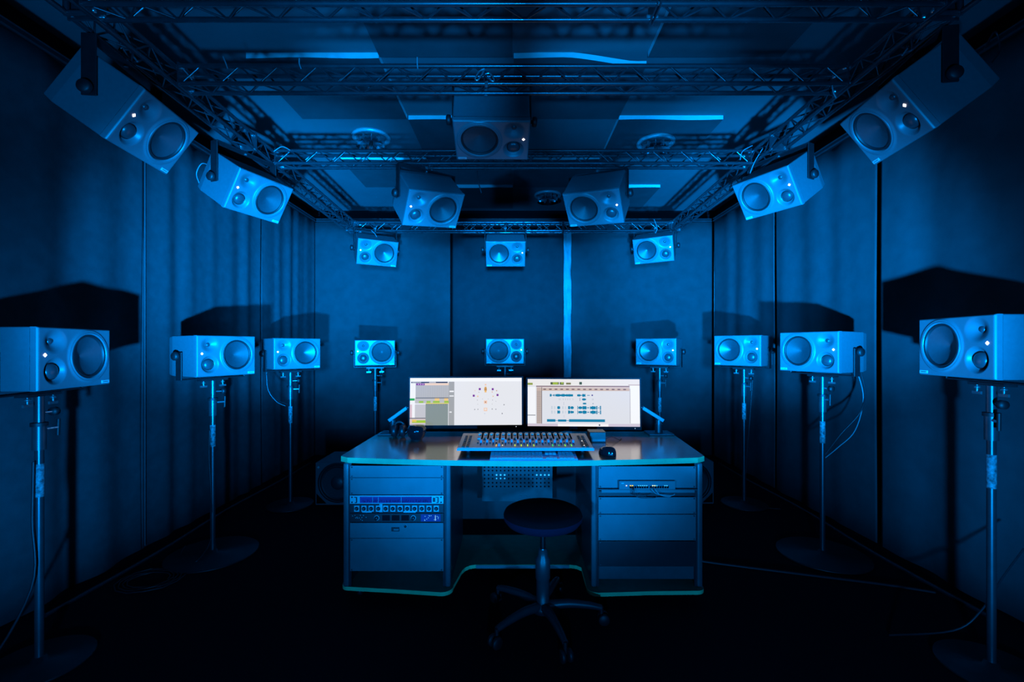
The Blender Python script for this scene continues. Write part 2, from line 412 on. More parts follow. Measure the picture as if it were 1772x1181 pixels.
# ------------------------------------------------------------------ loudspeakers
W, HH, D = .383, .253, .292
FY = -D / 2                    # front face plane (local), faces -y
def sm01(x): x = max(0., min(1., x)); return x * x * (3 - 2 * x)
def make_speaker_meshes(sgn):
    """sgn=+1: woofer on the left of the face, -1: woofer on the right"""
    wx, wz = sgn * (.335 - .5) * W, (.5 - .475) * HH
    tx, tz = sgn * (.793 - .5) * W, (.5 - .225) * HH
    mx_, mz = sgn * (.793 - .5) * W, (.5 - .705) * HH
    out = {}
    # cabinet shell: slightly tapered towards the back
    g = MB(); vs = []
    for y, k in ((FY + .030, .992), (D / 2 - .05, .985), (D / 2, .93)):
        for x, z in ((-1, -1), (1, -1), (1, 1), (-1, 1)): vs.append((x * W / 2 * k, y, z * HH / 2 * (1 if y < 0 else .985 if k > .95 else .93)))
    fs = [(8, 11, 10, 9)]
    for i in range(2):
        for k in range(4):
            a = i * 4 + k; b = i * 4 + (k + 1) % 4; fs.append((a, a + 4, b + 4, b))
    g.add(vs, fs, M['cab']); out['cabinet'] = g.data('cabinet')
    # baffle height field
    NX, NZ = 150, 100; g = MB(); vs = []; fs = []
    def depth(x, z):
        d = 0.
        r = math.hypot(x - wx, z - wz)
        d = max(d, .048 * (1 - sm01((r - .088) / .010)))
        d += .0045 * (sm01((r - .092) / .012) * 0) - 0
        r = math.hypot((x - tx) / 1.12, z - tz)
        d = max(d, .026 * (.5 + .5 * math.cos(PI * min(1, r / .055))))
        r = math.hypot(x - mx_, z - mz)
        d = max(d, .021 * (1 - sm01((r - .034) / .022)))
        e = min(W / 2 - abs(x), HH / 2 - abs(z))       # rounded edge
        if e < .008: d = max(d, .008 - math.sqrt(max(0, .008 ** 2 - (.008 - e) ** 2)))
        r = math.hypot(x - wx, z - wz)                 # raised ring round the woofer
        d -= .0055 * math.exp(-((r - .1085) / .006) ** 2)
        return d
    for j in range(NZ + 1):
        for i in range(NX + 1):
            x = -W / 2 + W * i / NX; z = -HH / 2 + HH * j / NZ
            vs.append((x, FY + depth(x, z), z))
    for j in range(NZ):
        for i in range(NX):
            a = j * (NX + 1) + i; fs.append((a, a + 1, a + NX + 2, a + NX + 1))
    g.add(vs, fs, M['baffle'], True)
    x, z = W / 2, HH / 2
    ring0 = [(-x, FY + .008, -z), (x, FY + .008, -z), (x, FY + .008, z), (-x, FY + .008, z)]
    ring1 = [(a, FY + .028, c) for a, b, c in ring0]
    g.add(ring0 + ring1, [(k, k + 4, (k + 1) % 4 + 4, (k + 1) % 4) for k in range(4)], M['baffle'])
    out['baffle'] = g.data('baffle')
    T = lambda cx, cz: Matrix.Translation((cx, FY, cz)) @ Matrix.Rotation(PI / 2, 4, 'X')   # lathe +z -> -y (outwards)
    g = MB(); g.lathe([(.1065, -.002), (.1055, .005), (.101, .0075), (.0965, .005), (.0945, -.002)], M['baffle'], T(wx, wz), 64)
    g.lathe([(.0945, -.001), (.0925, .0035), (.089, .004), (.0855, .001), (.084, -.006)], M['rubber'], T(wx, wz), 64)
    g.lathe([(.084, -.006), (.063, -.0145), (.042, -.023), (.021, -.0315), (.004, -.0383), (0, -.0388)], M['cone'], T(wx, wz), 64)
    out['woofer'] = g.data('woofer')
    g = MB(); g.lathe([(.0325, -.022), (.032, -.017), (.028, -.010), (.02, -.005), (.01, -.0025), (0, -.002)], M['dome'], T(mx_, mz), 40)
    g.lathe([(.0355, -.0205), (.0345, -.0155), (.0325, -.0205)], M['rubber'], T(mx_, mz), 40); out['midrange_dome'] = g.data('midrange_dome')
    g = MB(); g.lathe([(.0135, -.027), (.013, -.021), (.0095, -.017), (.005, -.0155), (0, -.015)], M['dome'], T(tx, tz), 28)
    g.lathe([(.0175, -.0245), (.0165, -.0215), (.0135, -.0245)], M['rubber'], T(tx, tz), 28); out['tweeter'] = g.data('tweeter')
    lx, lz = sgn * (.922 - .5) * W, (.5 - .44) * HH
    g = MB(); g.box((lx, FY - .001, lz), (.0115, .003, .0115), M['led'], Matrix.Rotation(PI / 4, 4, 'Y')); out['logo_light'] = g.data('logo_light')
    bx, bz = sgn * (.085 - .5) * W, (.5 - .945) * HH
    g = MB(); g.box((bx, FY - .0008, bz), (.045, .003, .013), M['badge'])
    g.box((bx, FY - .0025, bz), (.030, .0006, .003), M['greysteel']); out['name_badge'] = g.data('name_badge')
    return out
SPK = {1: make_speaker_meshes(1), -1: make_speaker_meshes(-1)}
def bracket_mesh(h, up):
    g = MB(); s = 1 if up else -1; x = W / 2 + .012
    for sx in (-1, 1):
        g.box((sx * x, .005, s * (h / 2 - .012)), (.007, .055, h + .024), M['blackmetal'])
    g.box((0, .005, s * h), (2 * x + .007, .055, .007), M['blackmetal'])
    return g.data('bracket')
def knob_mesh(sx):
    g = MB(); mx = Matrix.Translation((sx * (W / 2 + .013), .005, 0)) @ Matrix.Rotation(sx * PI / 2, 4, 'Y')
    g.lathe([(0, -.012), (.010, -.012), (.010, .008), (.023, .010), (.026, .016), (.026, .028), (.021, .034), (0, .035)], M['rubber'], mx, 20)
    return g.data('knob')
def clamp_mesh():
    g = MB(); g.tube([(0, 0, -.006), (0, 0, .028)], .009, M['bolt'], 8)
    pts = [(0, .024 * math.cos(a), .05 + .024 * math.sin(a)) for a in [PI * (-.5 + 1.5 * k / 10) for k in range(11)]]
    for dx in (-.008, .008): g.tube([(p[0] + dx, p[1], p[2]) for p in pts], .0045, M['greysteel'], 6)
    g.tube([(0, -.026, .045), (0, -.045, .02)], .004, M['bolt'], 6)
    return g.data('hook_clamp')
BR = {}
def bracket(h, up):
    k = (round(h, 3), up)
    if k not in BR: BR[k] = bracket_mesh(h, up)
    return BR[k]
KN = {1: knob_mesh(1), -1: knob_mesh(-1)}
CL = clamp_mesh()
def speaker(sgn, face, ypr, up, arm, label, group, clamp=None):
    y, p, r = [R(a) for a in ypr]
    Rz = Matrix.Rotation(-y, 4, 'Z'); Rp = Matrix.Rotation(-p, 4, 'X') @ Matrix.Rotation(-r, 4, 'Y')
    f = Vector((face[0], face[2], H + face[1]))
    c = f + (Rz @ Rp) @ Vector((0, D / 2, 0))
    t = thing('studio_loudspeaker', label, 'loudspeaker', c, -y, group)
    for n in ('cabinet', 'baffle', 'woofer', 'midrange_dome', 'tweeter', 'logo_light', 'name_badge'):
        o = link(n, SPK[sgn][n], None if n == 'cabinet' else None)
        o.parent = t; o.matrix_basis = Rp
        if n == 'cabinet': bevel(o, .006)
        if n == 'logo_light': o['label'] = 'glowing white diamond logo'
        if n == 'name_badge': o['label'] = 'pale name plate at the bottom corner'
    b = link('mounting_bracket', bracket(arm, up), t); bevel(b, .002, 1)
    for sx in (-1, 1): link('knob', KN[sx], b)
    if up:
        k = link('hook_clamp', CL, b, loc=clamp or (0, .005, arm)); 
    return c
G1 = 'loudspeakers on floor stands'; G2 = 'loudspeakers hung from the truss ring'; G3 = 'loudspeakers hung over the middle of the room'
U = [
 (-1, (-1.55, .917, 2.014), (-97, -35.1, .3), .215, 'studio loudspeaker hung at upper left, the closest one on the left truss', G2),
 (-1, (-1.554, .914, 2.847), (-68.9, -31.6, -.4), .215, 'brightly lit studio loudspeaker hung second on the left truss', G2),
 (-1, (-1.322, .911, 4.513), (-25.8, -24.6, -.7), .19, 'studio loudspeaker hung at the left end of the rear truss', G2),
 (1, (-.073, .894, 4.482), (-1.8, -29., .3), .19, 'studio loudspeaker hung in the centre of the rear truss', G2),
 (1, (1.383, .95, 4.568), (24.3, -23.7, 1.7), .16, 'studio loudspeaker hung at the right end of the rear truss', G2),
 (1, (1.581, .95, 2.899), (64.7, -32.4, .1), .19, 'brightly lit studio loudspeaker hung second on the right truss', G2),
 (1, (1.578, .942, 1.979), (100.2, -36.5, -1.3), .19, 'dim studio loudspeaker hung at upper right, the closest one on the right truss', G2),
 (-1, (-.519, .895, 3.037), (-36.6, -43.6, 6.6), .19, 'tilted studio loudspeaker hung left of centre from the third cross truss', G3),
 (1, (.536, .922, 3.10), (28., -46.1, -3.2), .165, 'tilted studio loudspeaker hung right of centre from the third cross truss', G3),
]
for sg, f, a, arm, lab, g in U: speaker(sg, f, a, True, arm, lab, g)
k = 1.04
speaker(1, (-.105 * k, 1.013 * k, 2.283 * k), (-3., -67.5, 1.2), True, .21, 'steeply tilted studio loudspeaker hung in the middle of the ceiling, behind the second cross truss', G3, clamp=(-.03, -.16, .05))
Lw = [
 (-1, (-1.867, -.049, 1.982), (-97.6, 0, 0), 'studio loudspeaker on the closest left stand, cut by the left photo edge', 'speaker stand under the closest left loudspeaker, at the left photo edge'),
 (-1, (-1.814, -.059, 2.939), (-66.2, 0, 0), 'studio loudspeaker on the second left stand, with its bracket knob showing', 'speaker stand second from the front on the left, with a wide round base'),
 (-1, (-1.781, -.059, 3.829), (-48.9, 0, 0), 'studio loudspeaker on the third left stand', 'speaker stand third from the front on the left'),
 (-1, (-1.362, -.063, 4.56), (-16., 0, 0), 'studio loudspeaker on the rear left stand beyond the desk', 'speaker stand behind the left end of the desk'),
 (1, (-.081, -.049, 4.603), (-1, 0, 0), 'studio loudspeaker on the rear centre stand, just above the gap of the monitors', 'speaker stand hidden behind the monitors, under the rear centre loudspeaker'),
 (1, (1.351, -.05, 4.39), (33, 0, 0), 'studio loudspeaker on the rear right stand beyond the desk', 'speaker stand behind the right end of the desk'),
 (1, (1.863, -.034, 3.855), (48.9, 0, 0), 'studio loudspeaker on the third right stand, with a shadow across its corner', 'speaker stand third from the front on the right'),
 (1, (1.865, -.034, 2.931), (67, 0, 0), 'studio loudspeaker on the second right stand, with cables hanging behind it', 'speaker stand second from the front on the right, with a wide round base'),
 (1, (1.852, -.002, 1.947), (96.6, 0, 0), 'studio loudspeaker on the closest right stand, cut by the right photo edge', 'speaker stand under the closest right loudspeaker, at the right photo edge'),
]
# stand prototype (built at the origin, height 1 m to the bracket handled by parts)
def make_stand(loc, rz, ztop, label, br):
    t = thing('speaker_stand', label, 'speaker stand', loc, rz, 'round based speaker stands')
    g = MB(); g.lathe([(0, 0), (br - .007, 0), (br, .004), (br, .010), (br - .006, .014), (.03, .018), (.024, .035), (0, .035)], M['blackmetal'], n=56); part('base_disc', g, t)
    zm = ztop - .24
    g = MB(); g.tube([(0, 0, .02), (0, 0, zm)], .0155, M['pole'], 16); part('lower_pole', g, t)
    g = MB(); g.tube([(0, 0, zm - .0), (0, 0, zm + .10)], .023, M['greysteel'], 16)
    g.tube([(0, 0, zm + .10), (0, 0, zm + .115)], .029, M['rubber'], 16); p = part('height_collar', g, t)
    g = MB(); g.tube([(.02, -.01, zm + .085), (.065, -.025, zm + .085)], .006, M['bolt'], 8)
    g.tube([(.062, -.024, zm + .05), (.064, -.025, zm + .12)], .007, M['rubber'], 8); part('clamp_lever', g, p)
    g = MB(); g.tube([(0, 0, zm + .11), (0, 0, ztop - .012)], .0175, M['pole'], 16); part('upper_tube', g, t)
    g = MB(); g.box((0, 0, ztop - .006), (.17, .05, .012), M['blackmetal']); p = part('top_plate', g, t)
    for sx in (-1, 1):
        g = MB(); g.tube([(sx * .062, -.005, ztop - .0), (sx * .062, -.005, ztop - .045)], .005, M['wing'], 8)
        g.box((sx * .062, -.005, ztop - .047), (.042, .008, .012), M['wing']); g.lathe([(0, .004), (.011, .004), (.011, -.006), (0, -.006)], M['wing'], Matrix.Translation((sx * .062, -.005, ztop - .022)), 12)
        part('wing_bolt', g, p)
    g = MB(); g.tube([(.018, 0, ztop - .085), (.05, -.01, ztop - .085)], .005, M['bolt'], 8); g.lathe([(0, .0), (.018, 0), (.018, .022), (0, .022)], M['rubber'], Matrix.Translation((.05, -.01, ztop - .085)) @ Matrix.Rotation(PI / 2, 4, 'Y'), 14); part('lock_knob', g, t)
    g = MB(); g.lathe([(.0162, -.07), (.0162, .07)], M['sticker'], Matrix.Translation((0, 0, zm - .13)), 16); part('sticker', g, t, label='pale paper sticker wrapped round the pole')
    return t
for sg, f, a, lab, slab in Lw:
    c = speaker(sg, f, a, False, .145, lab, G1)
    ztop = c.z - .145 - .004
    make_stand((c.x, c.y, 0), -R(a[0]), ztop, slab, .265 if 'wide' in slab else .185)

# ------------------------------------------------------------------ subwoofers
def subwoofer(x, y, label, sgn):
    w, h, d = .385, .36, .42
    t = thing('subwoofer', label, 'subwoofer', (x, y, 0))
    g = MB(); g.box((0, d / 2, h / 2 + .01), (w, d, h), M['cab']); o = part('cabinet', g, t); bevel(o, .008)
    mx = Matrix.Translation((0, 0, h / 2 + .02)) @ Matrix.Rotation(PI / 2, 4, 'X')
    g = MB(); g.lathe([(.168, 0), (.168, .007), (.158, .010), (.150, .006)], M['rubber'], mx, 56)
    g.lathe([(.150, .004), (.140, .012), (.128, .004)], M['rubber'], mx, 56)
    g.lathe([(.128, .004), (.06, .001)], M['cone'], mx, 56); g.lathe([(.06, .001), (.052, .012), (.03, .02), (0, .023)], M['cone'], mx, 40); part('woofer', g, t)
    for sx in (-1, 1):
        g = MB(); a = w / 2 - .012; z0 = .024
        g.add([(sx * a, -.002, z0), (sx * (a - .085), -.002, z0), (sx * a, -.002, z0 + .085)], [(0, 1, 2)] if sx > 0 else [(0, 2, 1)], M['hole']); part('port', g, t)
    g = MB(); g.box((-w / 2 + .028, -.002, h - .03), (.016, .003, .016), M['badge'], Matrix.Rotation(PI / 4, 4, 'Y')); part('logo', g, t)
    for sx in (-1, 1):
        for yy in (.05, d - .05):
            g = MB(); g.lathe([(0, 0), (.018, 0), (.018, .012), (0, .012)], M['rubber'], Matrix.Translation((sx * (w / 2 - .04), yy, 0)), 14); part('foot', g, t)
subwoofer(-1.478, 3.90, 'grey subwoofer on the floor behind the left end of the desk', -1)
subwoofer(1.515, 3.93, 'grey subwoofer on the floor behind the right end of the desk, mostly hidden', 1)

# ------------------------------------------------------------------ desk
ZT = H - .583                   # desk top height
def fy(x):                      # front edge curve of the desk top
    u = (x - .05) / .965
    return 2.352 + .078 * abs(u) ** 1.7
def rounded_front(x0, x1, n=40):
    pts = []
    for i in range(n + 1):
        x = x0 + (x1 - x0) * i / n; y = fy(x)
        e = min(x - x0, x1 - x)
        if e < .03: y += .03 - math.sqrt(max(0, .03 ** 2 - (.03 - e) ** 2))
        pts.append((x, y))
    return pts
desk = thing('studio_desk', 'wide studio desk with pale edge banding and two equipment racks', 'desk', (.05, 2.75, 0))
DO = Vector((.05, 2.75, 0))
def dp(name, g, bev=0, label=None, par=None):
    o = link(name, g.data(name), par or desk)
    o.location = -DO if par is None else (0, 0, 0)
    if bev: bevel(o, bev)
    if label: o['label'] = label
    return o
g = MB(); out = rounded_front(-.917, 1.017) + [(1.07, 3.17), (-.903, 3.17)]
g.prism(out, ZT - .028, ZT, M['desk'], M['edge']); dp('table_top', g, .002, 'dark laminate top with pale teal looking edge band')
ZB = H - 1.264
def arc(cx, cy, r, a0, a1, n=8): return [(cx + r * math.cos(R(a0 + (a1 - a0) * k / n)), cy + r * math.sin(R(a0 + (a1 - a0) * k / n))) for k in range(n + 1)]
o_ = []
o_ += arc(-.865, 2.475, .045, 180, 265)
o_ += [(-.62, 2.405)] + arc(-.37, 2.43, .055, 265, 370)
o_ += [(-.29, 2.60)] + [(-.275, 2.64), (-.25, 2.665), (-.22, 2.675)]
o_ += [(.33, 2.675), (.365, 2.665), (.39, 2.64)]
o_ += arc(.44, 2.425, .055, 190, 278)
o_ += [(.7, 2.385)] + arc(.955, 2.435, .045, 275, 360)
o_ += [(1.01, 3.10), (-.905, 3.10)]
g = MB(); g.prism(o_, ZB - .02, ZB, M['board'], M['edge_lightened']); dp('base_board', g, .002, 'U shaped lower shelf with pale edge band')
g = MB(); g.box((.055, 2.672, ZB - .010), (.54, .006, .018), M['alu']); dp('front_trim', g)
# rack frames
RK = {'L': (-.857, -.363), 'R': (.445, .960)}
RY = 2.425
for k, (x0, x1) in RK.items():
    for x in (x0 - .020, x1 + .020):
        g = MB(); g.box((x, RY + .012, (ZB + ZT - .028) / 2), (.030, .03, ZT - .028 - ZB), M['desksteel']); dp('rack_post', g, .010)
        g = MB(); g.box((x, RY + .33, (ZB + ZT - .028) / 2), (.022, .60, ZT - .028 - ZB), M['rackdark']); dp('side_panel', g, .002)
    for x in (x0 - .0, x1 + .0):
        g = MB(); g.box((x, RY + .012, (ZB + ZT - .028) / 2), (.012, .01, ZT - .03 - ZB), M['rackdark']); dp('rack_rail', g)
def rk(k, y0, y1, name, m, dy=0., par=None, bev=.0015):
    """rack panel between two photo rows"""
    x0, x1 = RK[k]; z1 = H - (y0 - 600) * RY / 800; z0 = H - (y1 - 600) * RY / 800
    g = MB(); g.box(((x0 + x1) / 2, RY + dy, (z0 + z1) / 2), (x1 - x0 - .004, .004, z1 - z0 - .002), m)
    return g, (x0 + x1) / 2, z0, z1
def screws(g, k, z0, z1):
    x0, x1 = RK[k]
    for x in (x0 + .012, x1 - .012):
        for z in (z0 + .008, z1 - .008): g.lathe([(0, .0035), (.004, .003), (.004, 0)], M['rackdark'], Matrix.Translation((x, RY - .002, z)) @ Matrix.Rotation(PI / 2, 4, 'X'), 10)
for k, rows in {'L': ((806, 827), (827, 856.6), (932, 989)), 'R': ((807, 845), (860.5, 890), (890.5, 936))}.items():
    for a, b in rows:
        g, xc, z0, z1 = rk(k, a, b, '', M['rackpanel']); screws(g, k, z0, z1); dp('blank_panel', g, .001)
g, xc, z0, z1 = rk('R', 937, 981, '', M['rackdark']); screws(g, 'R', z0, z1); dp('blank_panel', g, .001, 'dark blank panel')
g, xc, z0, z1 = rk('R', 982.5, 1006, '', M['desksteel'], dy=.02); dp('blank_panel', g, .001, 'lowest dim blank panel')
# drawer
g, xc, z0, z1 = rk('L', 904.5, 931.5, '', M['rackpanel'], dy=-.004); dr = dp('rack_drawer', g, .002)
g = MB(); g.box((xc - .005, RY - .010, (z0 + z1) / 2 + .008), (.040, .006, .020), M['rackdark']); g.box((xc, RY - .014, (z0 + z1) / 2 + .008), (.026, .003, .008), M['rackpanel']); dp('drawer_latch', g, 0, None, dr)
g = MB(); g.lathe([(0, .008), (.006, .007), (.006, 0)], M['chrome'], Matrix.Translation((xc + .047, RY - .006, z1 - .018)) @ Matrix.Rotation(PI / 2, 4, 'X'), 14); dp('lock', g, 0, None, dr)
# right rack shelf
zs = H - (845.5 - 600) * RY / 800; x0, x1 = RK['R']; xm = (x0 + x1) / 2
g = MB(); g.box((xm, RY + .055, zs - .002), (x1 - x0, .15, .004), M['desksteel']); g.box((xm, RY - .018, zs - .0085), (x1 - x0 - .03, .003, .017), M['rackpanel'])
g.box((xm, RY + .012, zs - .031), (x1 - x0, .004, .026), M['rackdark'])
dp('rack_shelf', g)
# back modesty panel, perforated
g = MB(); g.box((.05, 3.06, .46), (.80, .006, .50), M['dark'])
for i in range(26):
    for j in range(5):
        g.lathe([(0, .0), (.0045, .0)], M['hole'], Matrix.Translation((-.31 + i * .029, 3.056, .56 + j * .028)) @ Matrix.Rotation(PI / 2, 4, 'X'), 8)
dp('back_panel', g, 0, 'dark perforated back panel in the knee space')
g = MB(); PY = 2.96
xa, xb = pix(834, 0, PY).x, pix(956, 0, PY).x; za, zb_ = pix(0, 868, PY).z, pix(0, 806, PY).z
g.box(((xa + xb) / 2, PY + .03, (za + zb_) / 2), (xb - xa, .06, zb_ - za), M['perf'])
for i in range(17):
    for j in range(6):
        p = pix(838.5 + i * 6.95, [809, 815, 822.5, 829, 836, 842.5][j], PY - .001)
        if j in (2, 3) and (3 <= i <= 5 or (13 <= i <= 16 and j == 2)): continue
        g.lathe([(0, 0), (.0055, 0)], M['hole'], Matrix.Translation(p) @ Matrix.Rotation(PI / 2, 4, 'X'), 8)
pb = dp('perforated_box', g, 0, 'grey perforated steel box with blue lights behind its holes')
for i, j in [(3, 822.5), (4, 822.5), (5, 822.5), (3, 828.5), (4, 828.5), (5, 828.5), (13, 822.5), (14, 822.5), (15, 822.5), (16, 822.5)]:
    p = pix(838.5 + i * 6.95, j, PY - .002)
    g = MB(); g.lathe([(0, .001), (.0058 if j < 825 else .0045, 0)], emat((40, 170, 250), 1.6), Matrix.Translation(p) @ Matrix.Rotation(PI / 2, 4, 'X'), 10); dp('indicator_light', g, 0, None, pb)
g = MB(); p = pix(905, 860, PY - .002); g.box(p, (.05, .003, .012), M['greysteel']); dp('name_plate', g, 0, None, pb)
# casters
for (x, y) in ((-.83, 2.50), (-.40, 2.52), (.50, 2.52), (.93, 2.50), (-.83, 3.02), (.93, 3.02)):
    g = MB(); g.box((x, y, ZB - .026), (.05, .05, .012), M['chrome'])
    g.box((x - .016, y + .012, ZB - .048), (.004, .034, .036), M['chrome']); g.box((x + .016, y + .012, ZB - .048), (.004, .034, .036), M['chrome'])
    c = dp('caster', g, .001)
    g = MB(); g.lathe([(0, -.011), (.022, -.011), (.026, -.006), (.026, .006), (.022, .011), (0, .011)], M['rubber'], Matrix.Translation((x, y + .016, .0262)) @ Matrix.Rotation(PI / 2, 4, 'Y'), 20)
    dp('wheel', g, 0, None, c)

# ---- rack devices
def device(name, label, cat, y0, y1, m, k='L', dy=-.003):
    x0, x1 = RK[k]; z1 = H - (y0 - 600) * RY / 800; z0 = H - (y1 - 600) * RY / 800
    t = thing(name, label, cat, ((x0 + x1) / 2, RY, z0))
    w = x1 - x0 - .004; h = z1 - z0 - .0015
    g = MB(); g.box((0, dy, h / 2), (w, .005, h), m); part('faceplate', g, t, bev=.001)
    g = MB(); g.box((0, .125, h / 2), (w - .05, .24, h - .003), M['rackdark']); part('housing', g, t)
    return t, w, h
t, w, h = device('rack_converter', 'pale rack unit with a long blue lit display, top device in the left rack', 'rack device', 857, 872, M['badge'])
g = MB(); g.box((-.004, -.0065, h / 2), (w * .765, .002, h * .74), emat((6, 44, 165), .8))
for x in (-.125, -.095, .025): 
    g.box((x * 1. - .0, -.008, h / 2), (.0018, .001, h * .9), M['badge'])
for i in range(60):
    x = -.175 + i * .0058 + random.uniform(-.001, .001)
    if random.random() < .75: g.box((x, -.008, h * .35 + random.uniform(-.003, .003)), (.003, .001, .007 + random.uniform(0, .006)), emat((4, 24, 110), .8))
g.box((-.004, -.008, h * .8), (w * .74, .001, .0022), emat((20, 80, 200), .8))
part('display', g, t, label='blue lit display strip')
for sx in (-1, 1):
    g = MB(); xx = sx * w * .435
    g.box((xx + .004, -.0065, h * .5), (.006, .002, h * .66), M['rackdark']); g.box((xx - .003, -.0065, h * .80), (.010, .002, .004), M['rackdark']); g.box((xx, -.0065, h * .16), (.010, .002, .004), M['rackdark'])
    part('number_mark', g, t, label='dark numeral 1')
g = MB(); g.box((w * .40, -.0065, h * .5), (.012, .002, h * .5), M['rackdark']); part('power_switch', g, t)
for sx in (-1, 1):
    for z in (.2, .8):
        g = MB(); g.lathe([(0, .004), (.004, .003), (.004, 0)], M['rackdark'], Matrix.Translation((sx * (w / 2 - .012), -.005, h * z)) @ Matrix.Rotation(PI / 2, 4, 'X'), 10); part('screw', g, t)
t, w, h = device('connector_panel', 'dark rack panel with a row of twelve round connectors', 'rack device', 872.5, 887.5, M['rackdark'])
for i in range(12):
    x = -w / 2 + .037 + i * (w - .074) / 11
    g = MB(); g.box((x, -.0065, h / 2 + .001), (.026, .003, h * .72), M['badge'])
    g.lathe([(0, .0), (.0105, .0), (.0105, .002), (.0085, .003)], M['rackdark'], Matrix.Translation((x, -.0085, h / 2 + .001)) @ Matrix.Rotation(PI / 2, 4, 'X'), 18)
    g.lathe([(0, .001), (.003, .0008)], M['greysteel'], Matrix.Translation((x, -.0095, h / 2 + .001)) @ Matrix.Rotation(PI / 2, 4, 'X'), 8)
    part('connector', g, t)
for x, ww, z, hh in ((-.155, .05, .06, .18), (-.082, .016, .5, .95), (.068, .064, .06, .18)):
    g = MB(); g.box((x, -.0055, h * z + .003), (ww, .002, h * hh), M['badge']); part('label_tape', g, t, label='pale label tape')
t, w, h = device('rack_preamplifier', 'dark rack unit with two ringed knobs and a blue glowing right end', 'rack device', 888, 903.6, M['dark'])
for x in (-.104, .088):
    mx = Matrix.Translation((x, -.006, h / 2)) @ Matrix.Rotation(PI / 2, 4, 'X')
    g = MB(); g.lathe([(.0135, 0), (.0135, .002), (.011, .002), (.011, 0)], M['badge'], mx, 24); g.lathe([(.010, 0), (.0095, .012), (0, .013)], M['rackdark'], mx, 20); part('knob', g, t, label='knob with pale ring')
g = MB(); g.box((w * .365, -.0065, h / 2), (w * .21, .002, h * .8), emat((5, 60, 190), .7)); 
for i in range(14): g.box((w * (.28 + .17 * random.random()), -.008, h * random.uniform(.2, .8)), (.004, .001, .003), emat((90, 190, 255), 1.))
g.box((w * .415, -.008, h * .5), (.003, .001, h * .6), emat((150, 220, 255), 1.)); part('display', g, t, label='blue glowing meter display')
for i in range(18):
    g = MB(); g.lathe([(0, .002), (.0022, .0015), (.0022, 0)], M['badge'], Matrix.Translation((w * random.uniform(-.47, -.27), -.006, h * random.uniform(.2, .85))) @ Matrix.Rotation(PI / 2, 4, 'X'), 8)
    if i < 12: part('button', g, t)
for k in range(3):
    g = MB(); g.box((-.055 + k * .05, -.006, h / 2), (.040, .002, h * .62), M['gloss']); part('meter_window', g, t)
# network switch
sx0, sx1 = pix(1071.5, 0, 2.40).x, pix(1169, 0, 2.40).x
t = thing('network_switch', 'small grey network switch with lit ports on the right rack shelf', 'network switch', ((sx0 + sx1) / 2, 2.405, zs))
w = sx1 - sx0; h = .045
g = MB(); g.box((0, .06, h / 2 + .0005), (w, .13, h - .001), M['rackpanel']); part('housing', g, t, bev=.002)
g = MB()
for i in range(16): g.box((-w * .30 + i * .0125 + (.006 if i >= 8 else 0), -.0058, h * .30), (.0095, .002, .011), M['hole'])
part('port_row', g, t)
for i, c in ((-2, (240, 245, 250)), (0, (250, 220, 60)), (1, (255, 230, 40)), (4, (60, 190, 240)), (5, (60, 190, 240)), (6, (60, 190, 240)), (7, (60, 190, 240)), (8, (60, 190, 240)), (11, (220, 250, 200)), (12, (220, 250, 200)), (13, (60, 190, 240)), (17, (60, 190, 240)), (18, (60, 190, 240))):
    g = MB(); g.box((-w * .30 + i * .0105, -.0062, h * .47), (.006, .002, .0045), emat(c, 1.2)); part('port_light', g, t)
g = MB(); g.box((-w * .44, -.006, h * .75), (.014, .002, .005), M['badge']); part('badge', g, t)
SW = Vector(((sx0 + sx1) / 2, 2.405, zs))
for i, (a, b, c_, m, nm) in enumerate([(-.085, (-.075, -.028, -.02), (-.03, -.04, -.026), M['cable'], 'black'), (-.08, (-.06, -.035, -.028), (.02, -.04, -.03), M['cable'], 'black'),
                                     (.012, (.04, -.035, -.012), (.115, -.03, -.022), M['palecable'], 'pale'), (.03, (.055, -.035, -.016), (.10, -.035, -.026), M['palecable'], 'pale')]):
    st = SW + Vector((a, -.008, .012)); mid = SW + Vector(b); en = SW + Vector(c_)
    cable('network_cable', [st, st + Vector((.004, -.018, -.003)), mid, en, en + Vector((.02, .005, .006))], .0022,
          ['first black network cable drooping below the switch ports', 'lower black network cable drooping below the switch ports', 'longest pale network cable drooping in front of the right rack', 'shorter pale network cable drooping in front of the right rack'][i], m)

